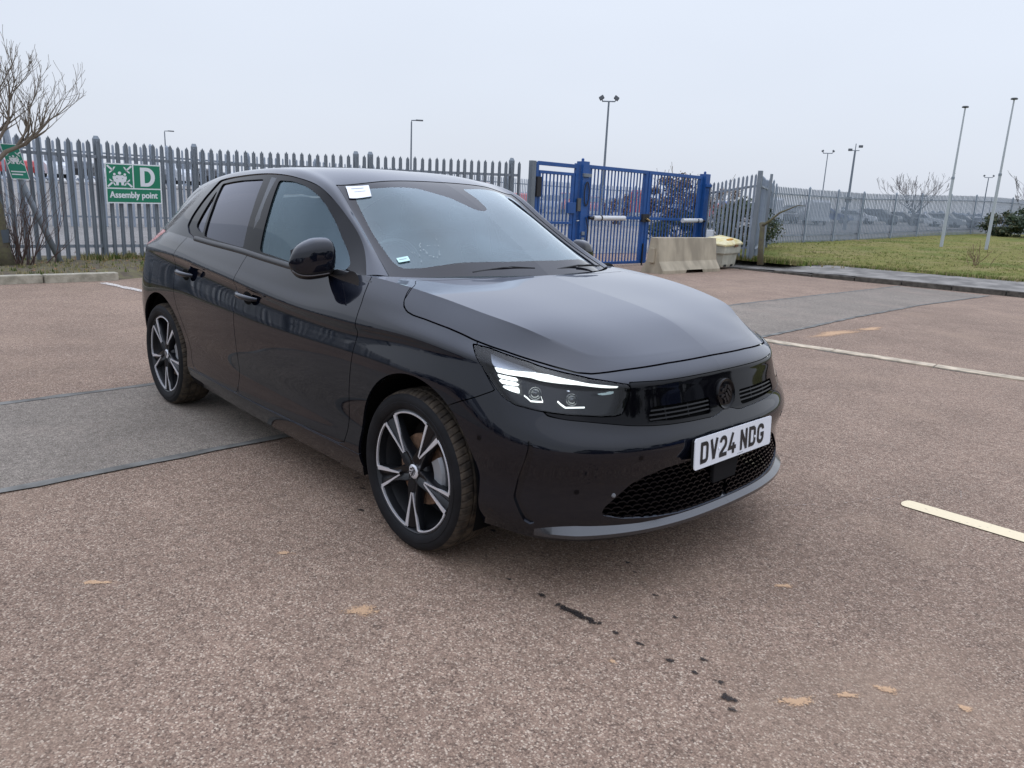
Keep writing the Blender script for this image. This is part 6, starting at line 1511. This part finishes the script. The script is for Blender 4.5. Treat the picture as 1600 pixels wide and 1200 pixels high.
# ---- wheels
def wheel(x, y, sg):
    """sg: -1 right side, +1 left side; built around its own hub"""
    W = empty('wheel', (x, y, .308)); W.parent = car; W.matrix_parent_inverse = wmat(car).inverted()
    def put(mb, nm, m_, sm=35, bevel=0):
        if sg > 0: mb.v = [(-a, -b, c) for a, b, c in mb.v]
        return mb.build(nm, m_, W, smooth=sm, local=True, bevel=bevel)
    # outer face of the tyre at y=-0.103 local for the right side
    prof = [(.232,-.076),(.236,-.088),(.242,-.0945),(.254,-.0995),(.264,-.1005),(.2655,-.0985),(.276,-.0995),(.286,-.0965),(.2945,-.089)]
    tread = [(.2945,-.089),(.300,-.082),(.3045,-.070),(.3065,-.056),(.3068,-.047),(.3010,-.0455),(.3010,-.0385),(.3074,-.037),(.3080,-.010),(.3025,-.0085),(.3025,-.0015),(.3080,0),(.3080,.020),(.3020,.0215),(.3020,.0285),(.3076,.030),(.3068,.052),(.3045,.070),(.300,.082),(.2945,.089)]
    back = [(.2945,.089),(.286,.0965),(.262,.1005),(.236,.0945),(.222,.076)]
    n = 120
    mb = MB(); mb.lathe(prof, axis='y', n=72); mb.lathe(back, axis='y', n=72); put(mb, 'tyre', mat('tyre_sidewall', (.009, .009, .010), rough=.7, spec=.2, var=.25, var_scale=12))
    mb = MB(); N_ = 432
    for r, h in tread:
        for k in range(N_):
            cut = 0
            if abs(h) > .046 and k % 6 == 0 and r > .298: cut = .0045
            if abs(h) <= .037 and (k+3) % 6 == 0 and r > .306: cut = .0025
            t = 2*math.pi*(k + (h*60))/N_; rr = r-cut; mb.v.append((rr*math.cos(t), h, rr*math.sin(t)))
    m_ = len(tread)
    for i in range(m_-1):
        for k in range(N_): mb.f.append((i*N_+k, i*N_+(k+1) % N_, (i+1)*N_+(k+1) % N_, (i+1)*N_+k)); mb.m.append(0)
    put(mb, 'muddy_tread', mat('mud_dusted_tread', (.034, .029, .025), rough=.95, spec=.1, var=.5, var_scale=26, var_col=(.088, .070, .052)), 30)
    # raised sidewall lettering blocks read only as relief
    # rim barrel and flange
    mb = MB(); mb.lathe([(.2385,-.0800),(.2365,-.0875),(.2325,-.0890),(.2290,-.0855),(.2240,-.072),(.2180,-.045),(.200,-.01),(.196,.03),(.205,.075),(.222,.080)], axis='y', n=96); RIM = put(mb, 'rim', WHEELB, 40)
    mb = MB(); mb.lathe([(.2170,-.050),(.199,-.01),(.195,.03),(.195,.055),(.02,.060)], axis='y', n=72); put(mb, 'rim_barrel', BARREL, 40)
    # five spokes with machined Y-shaped edges
    for i in range(5):
        a0 = math.radians(-90+72*i+3)
        def pt(r, da, h): a = a0+da; return (r*math.cos(a), h, r*math.sin(a))
        # black body
        mb = MB(); sec = []
        for r, wd, ho, hi in ((.030,.034,-.078,-.040),(.060,.034,-.083,-.040),(.090,.028,-.085,-.046),(.130,.026,-.0855,-.052),(.180,.034,-.085,-.056),(.2225,.044,-.083,-.060)):
            dw = wd/r; sec.append([pt(r, -dw, hi), pt(r, -dw*.96, ho+.006), pt(r, -dw*.84, ho), pt(r, -dw*.30, ho+.004), pt(r, 0, ho+.013), pt(r, dw*.30, ho+.004), pt(r, dw*.84, ho), pt(r, dw*.96, ho+.006), pt(r, dw, hi)])
        mb.grid(np.array(sec)); put(mb, 'spoke', WHEELB, 30)
        # machined faces: two blades meeting near the hub, and the arc to the next spoke
        for s_, w0, w1 in ((-1, .0050, .0175), (1, .0045, .0120)):
            mb = MB(); sec = []
            for r, off, in ((.080, .0035), (.115, .0115), (.150, .0205), (.190, .0300), (.2240, .0375)):
                t = (r-.080)/(.2240-.080); w = w0+(w1-w0)*t
                h = -.0862-.0006*t
                sec.append([pt(r, s_*(off-w*.5)/r, h+.003), pt(r, s_*(off-w*.5)/r, h), pt(r, s_*(off+w*.5)/r, h), pt(r, s_*(off+w*.5)/r, h+.006)])
            mb.grid(np.array(sec)); put(mb, 'machined_edge', MACH, 20)
        mb = MB(); sec = []
        d0 = .040/.2240; d1 = math.radians(72)-.041/.2240
        for da in np.linspace(d0, d1, 18):
            e_ = min(1, min(da-d0, d1-da)/.10)
            w = .0085*(1-.45*e_)
            sec.append([pt(.2265-w, da, -.080), pt(.2265-w, da, -.0876), pt(.2265, da, -.0882), pt(.2300, da, -.082)])
        mb.grid(np.array(sec)); put(mb, 'machined_edge', MACH, 20)
    # hub, nuts and cap
    mb = MB(); mb.lathe([(0,-.074),(.030,-.074),(.034,-.070),(.058,-.070),(.066,-.060),(.070,-.03)], axis='y', n=40); put(mb, 'hub', WHEELB, 35)
    for i in range(4):
        a = math.radians(35+90*i); mb = MB(); mb.lathe([(0,-.062),(.0105,-.062),(.0115,-.060),(.0115,-.045)], (.048*math.cos(a), 0, .048*math.sin(a)), 'y', 6)
        mb.lathe([(.0125,-.0715),(.0165,-.0705)], (.048*math.cos(a), 0, .048*math.sin(a)), 'y', 16); put(mb, 'wheel_nut', mat('nut_black', (.006,.006,.006), rough=.4), 20)
    mb = MB(); mb.lathe([(0,-.0805),(.020,-.0805),(.024,-.0790),(.0275,-.0765),(.0285,-.072)], axis='y', n=32); CAP = put(mb, 'centre_cap', MACH, 30)
    mb = MB()
    for P in GRIF: mb.prism([(a*.55, b*.55) for a, b in P], (0, -.0808, 0), (1, 0, 0), (0, 0, 1), (0, -1, 0), .0006)
    if sg > 0: mb.v = [(a, -b, c) for a, b, c in mb.v]
    mb.build('cap_emblem', mat('emblem_black', (.02, .02, .022), rough=.4), W, local=True)
    # brake
    mb = MB(); mb.lathe([(.055,-.02),(.062,-.034),(.133,-.034),(.136,-.030),(.136,-.012),(.06,-.012)], axis='y', n=56); put(mb, 'brake_disc', DISC, 30)
    mb = MB(); sec = []
    for a in np.radians(np.linspace(-14, 34, 10)):
        q = []
        for r, h in ((.105,-.045),(.105,-.060),(.150,-.062),(.158,-.050),(.158,.0)): q.append((r*math.cos(a), h, r*math.sin(a)))
        sec.append(q)
    mb.grid(np.array(sec)); put(mb, 'brake_caliper', CALIP, 30)
    return W
for x, y, sg in ((0, -.752, -1), (-2.538, -.737, -1), (0, .752, 1), (-2.538, .737, 1)):
    wheel(x, y, sg)

# ---- cabin
def seat(x, y, rear=False):
    S_ = MB(); 
    def cushion(c, d, rx=0, ry=0, nm='seat_cushion', bev=.04):
        mb = MB(); mb.box(c, d, ry=ry); return mb.build(nm, SEAT, car, smooth=True, bevel=bev, seg=4)
    w = .50 if not rear else 1.25
    a = cushion((x, y, .52), (.50, w, .16), nm='seat_cushion')
    b = cushion((x-.30, y, .82), (.13, w*.96, .60), ry=-.30, nm='seat_back')
    if not rear: cushion((x-.40, y, 1.165), (.10, .26, .17), ry=-.2, nm='headrest')
    else:
        for k in (-.38, .38): cushion((x-.40, y+k, 1.14), (.09, .25, .13), ry=-.2, nm='headrest')
seat(-1.18, -.37); seat(-1.18, .37); seat(-2.02, 0, True)
# dashboard swept up to the base of the screen
mb = MB(); sec = []
for y in np.linspace(-.70, .70, 25):
    k = 1-.25*(abs(y)/.7)**2
    hump = .035*math.exp(-((y+.37)/.19)**2)
    sec.append([(-.25-.10*(abs(y)/.7)**2, y, .93), (-.45, y, .945*1), (-.62, y, .955+hump*.8), (-.72, y, .945+hump), (-.76, y, .88), (-.70, y, .70), (-.62, y, .45)])
mb.grid(np.array(sec)); mb.build('dashboard', DASH, car, smooth=True)
mb = MB(); c = Vector((-.86, -.37, .93)); ax = Vector((-.93, 0, .37)).normalized(); a = Vector((0, 1, 0)); b = ax.cross(a)
mb.tube([c+(a*math.cos(t)+b*math.sin(t))*.178 for t in np.linspace(0, 2*math.pi, 41)], .0145, 8, caps=False)
for t in (0, math.pi, -math.pi/2 if b.z > 0 else math.pi/2): mb.tube([c, c+(a*math.cos(t)+b*math.sin(t))*.175], .016, 6)
mb.lathe([(0, .02), (.06, .015), (.07, 0)], tuple(c), 'x', 16); mb.build('steering_wheel', SATIN, car, smooth=True)
# interior lining so the far side reads dark
mb = MB()
for sgn in (-1, 1): mb.box((-1.25, sgn*.745, .66), (1.75, .05, .62))
mb.box((-2.45, 0, .62), (.08, 1.45, .70)); mb.build('door_lining', DASH, car)
mb = MB(); hl = P3[2:, :, :].copy()
hs3 = s3.clip(s3.U-3.02).clip(9.0-s3.clip(s3.U-3.02).U).offset(-.03); surf_obj('headlining', both(hs3), mat('headlining', (.42, .43, .43), rough=.9), car)
mb = MB(); mb.box((-.70, 0, 1.235), (.035, .235, .07), ry=.1); mb.build('rear_view_mirror', SATIN, car, bevel=.012)
mb = MB(); mb.box((-.75, 0, 1.275), (.12, .10, .03), ry=.45); mb.build('camera_housing', MATTE, car, bevel=.008)
# side pillars inside
for sgn in (-1, 1):
    mb = MB(); mb.tube([(-.44, sgn*.680, .94), (-.65, sgn*.610, 1.08), (-.86, sgn*.575, 1.20), (-1.05, sgn*.565, 1.30), (-1.25, sgn*.57, 1.335)], .026, 8); mb.build('pillar_trim', DASH, car, smooth=True)
    mb = MB(); mb.tube([(-1.42, sgn*.745, .95), (-1.42, sgn*.70, 1.15), (-1.45, sgn*.60, 1.34)], .045, 8); mb.build('pillar_trim', DASH, car, smooth=True)

# ---- papers on the screen
def on_screen(x, y, off=.003):
    V = s3.V; yy = -abs(y); d = (V[:, 0]-x)**2+(V[:, 1]-yy)**2; i = int(np.argmin(d)); n = s3.N[i]
    n = n/np.linalg.norm(n); z = V[i, 2]-(n[0]*(x-V[i, 0])+n[1]*(yy-V[i, 1]))/n[2]
    p = Vector((x, yy, z))+Vector(n)*off; 
    if y > 0: p.y = -p.y
    return p
def sticker(quad, name, m_, lines):
    mb = MB(); P = [on_screen(*q) for q in quad]; n = 6; G = []
    for i in range(n+1):
        r0 = []
        for j in range(n+1):
            a, b = i/n, j/n; x = (quad[0][0]*(1-a)+quad[3][0]*a)*(1-b)+(quad[1][0]*(1-a)+quad[2][0]*a)*b; y = (quad[0][1]*(1-a)+quad[3][1]*a)*(1-b)+(quad[1][1]*(1-a)+quad[2][1]*a)*b
            r0.append(tuple(on_screen(x, y, .0035)))
        G.append(r0)
    mb.grid(G); o = mb.build(name, m_, SCREEN)
    for (a, b0, b1, w) in lines:
        mb = MB(); r0 = []; r1 = []
        for b in np.linspace(b0, b1, 9):
            for aa, rr in ((a, r0), (a+w, r1)):
                x = (quad[0][0]*(1-aa)+quad[3][0]*aa)*(1-b)+(quad[1][0]*(1-aa)+quad[2][0]*aa)*b; y = (quad[0][1]*(1-aa)+quad[3][1]*aa)*(1-b)+(quad[1][1]*(1-aa)+quad[2][1]*aa)*b
                rr.append(tuple(on_screen(x, y, .0046)))
        mb.grid([r0, r1]); mb.build('printed_line', GREYP, SCREEN)
sticker([(-.972,-.516),(-.933,-.418),(-.857,-.452),(-.893,-.545)], 'paper_label', PAPER, [(.22, .2, .75, .05), (.5, .3, .8, .03)])
sticker([(-.483,-.575),(-.465,-.530),(-.436,-.538),(-.454,-.583)], 'permit_sticker', PAPER2, [(.4, .15, .8, .12)])
# smudges wiped on the glass in front of the driver: broken chalky strokes
CHALK = mat('chalk_smear', (.62, .70, .70), rough=.9)
mb = MB(); rr = random.Random(4)
for (cx, cy, ln, ang) in ((-.465,-.50,.05,.3),(-.475,-.46,.04,-.5),(-.45,-.42,.05,.9),(-.46,-.38,.03,.2),(-.41,-.49,.05,-1.0),(-.395,-.45,.04,.6),(-.40,-.42,.035,-.4),(-.44,-.46,.03,.1)):
    for k in range(6):
        t = k/5-.5; 
        if rr.random() < .25: continue
        x = cx+ln*t*math.cos(ang)+rr.uniform(-.004,.004); y = cy+ln*t*math.sin(ang)+rr.uniform(-.004,.004); p = on_screen(x, y, .0035)
        q = on_screen(x+rr.uniform(.002,.005), y+rr.uniform(-.003,.003), .0035); r0 = on_screen(x+.001, y+rr.uniform(.002,.004), .0035); mb.add([p, q, r0], [(0, 1, 2)])
mb.build('chalk_scribble', CHALK, SCREEN, fix=False)
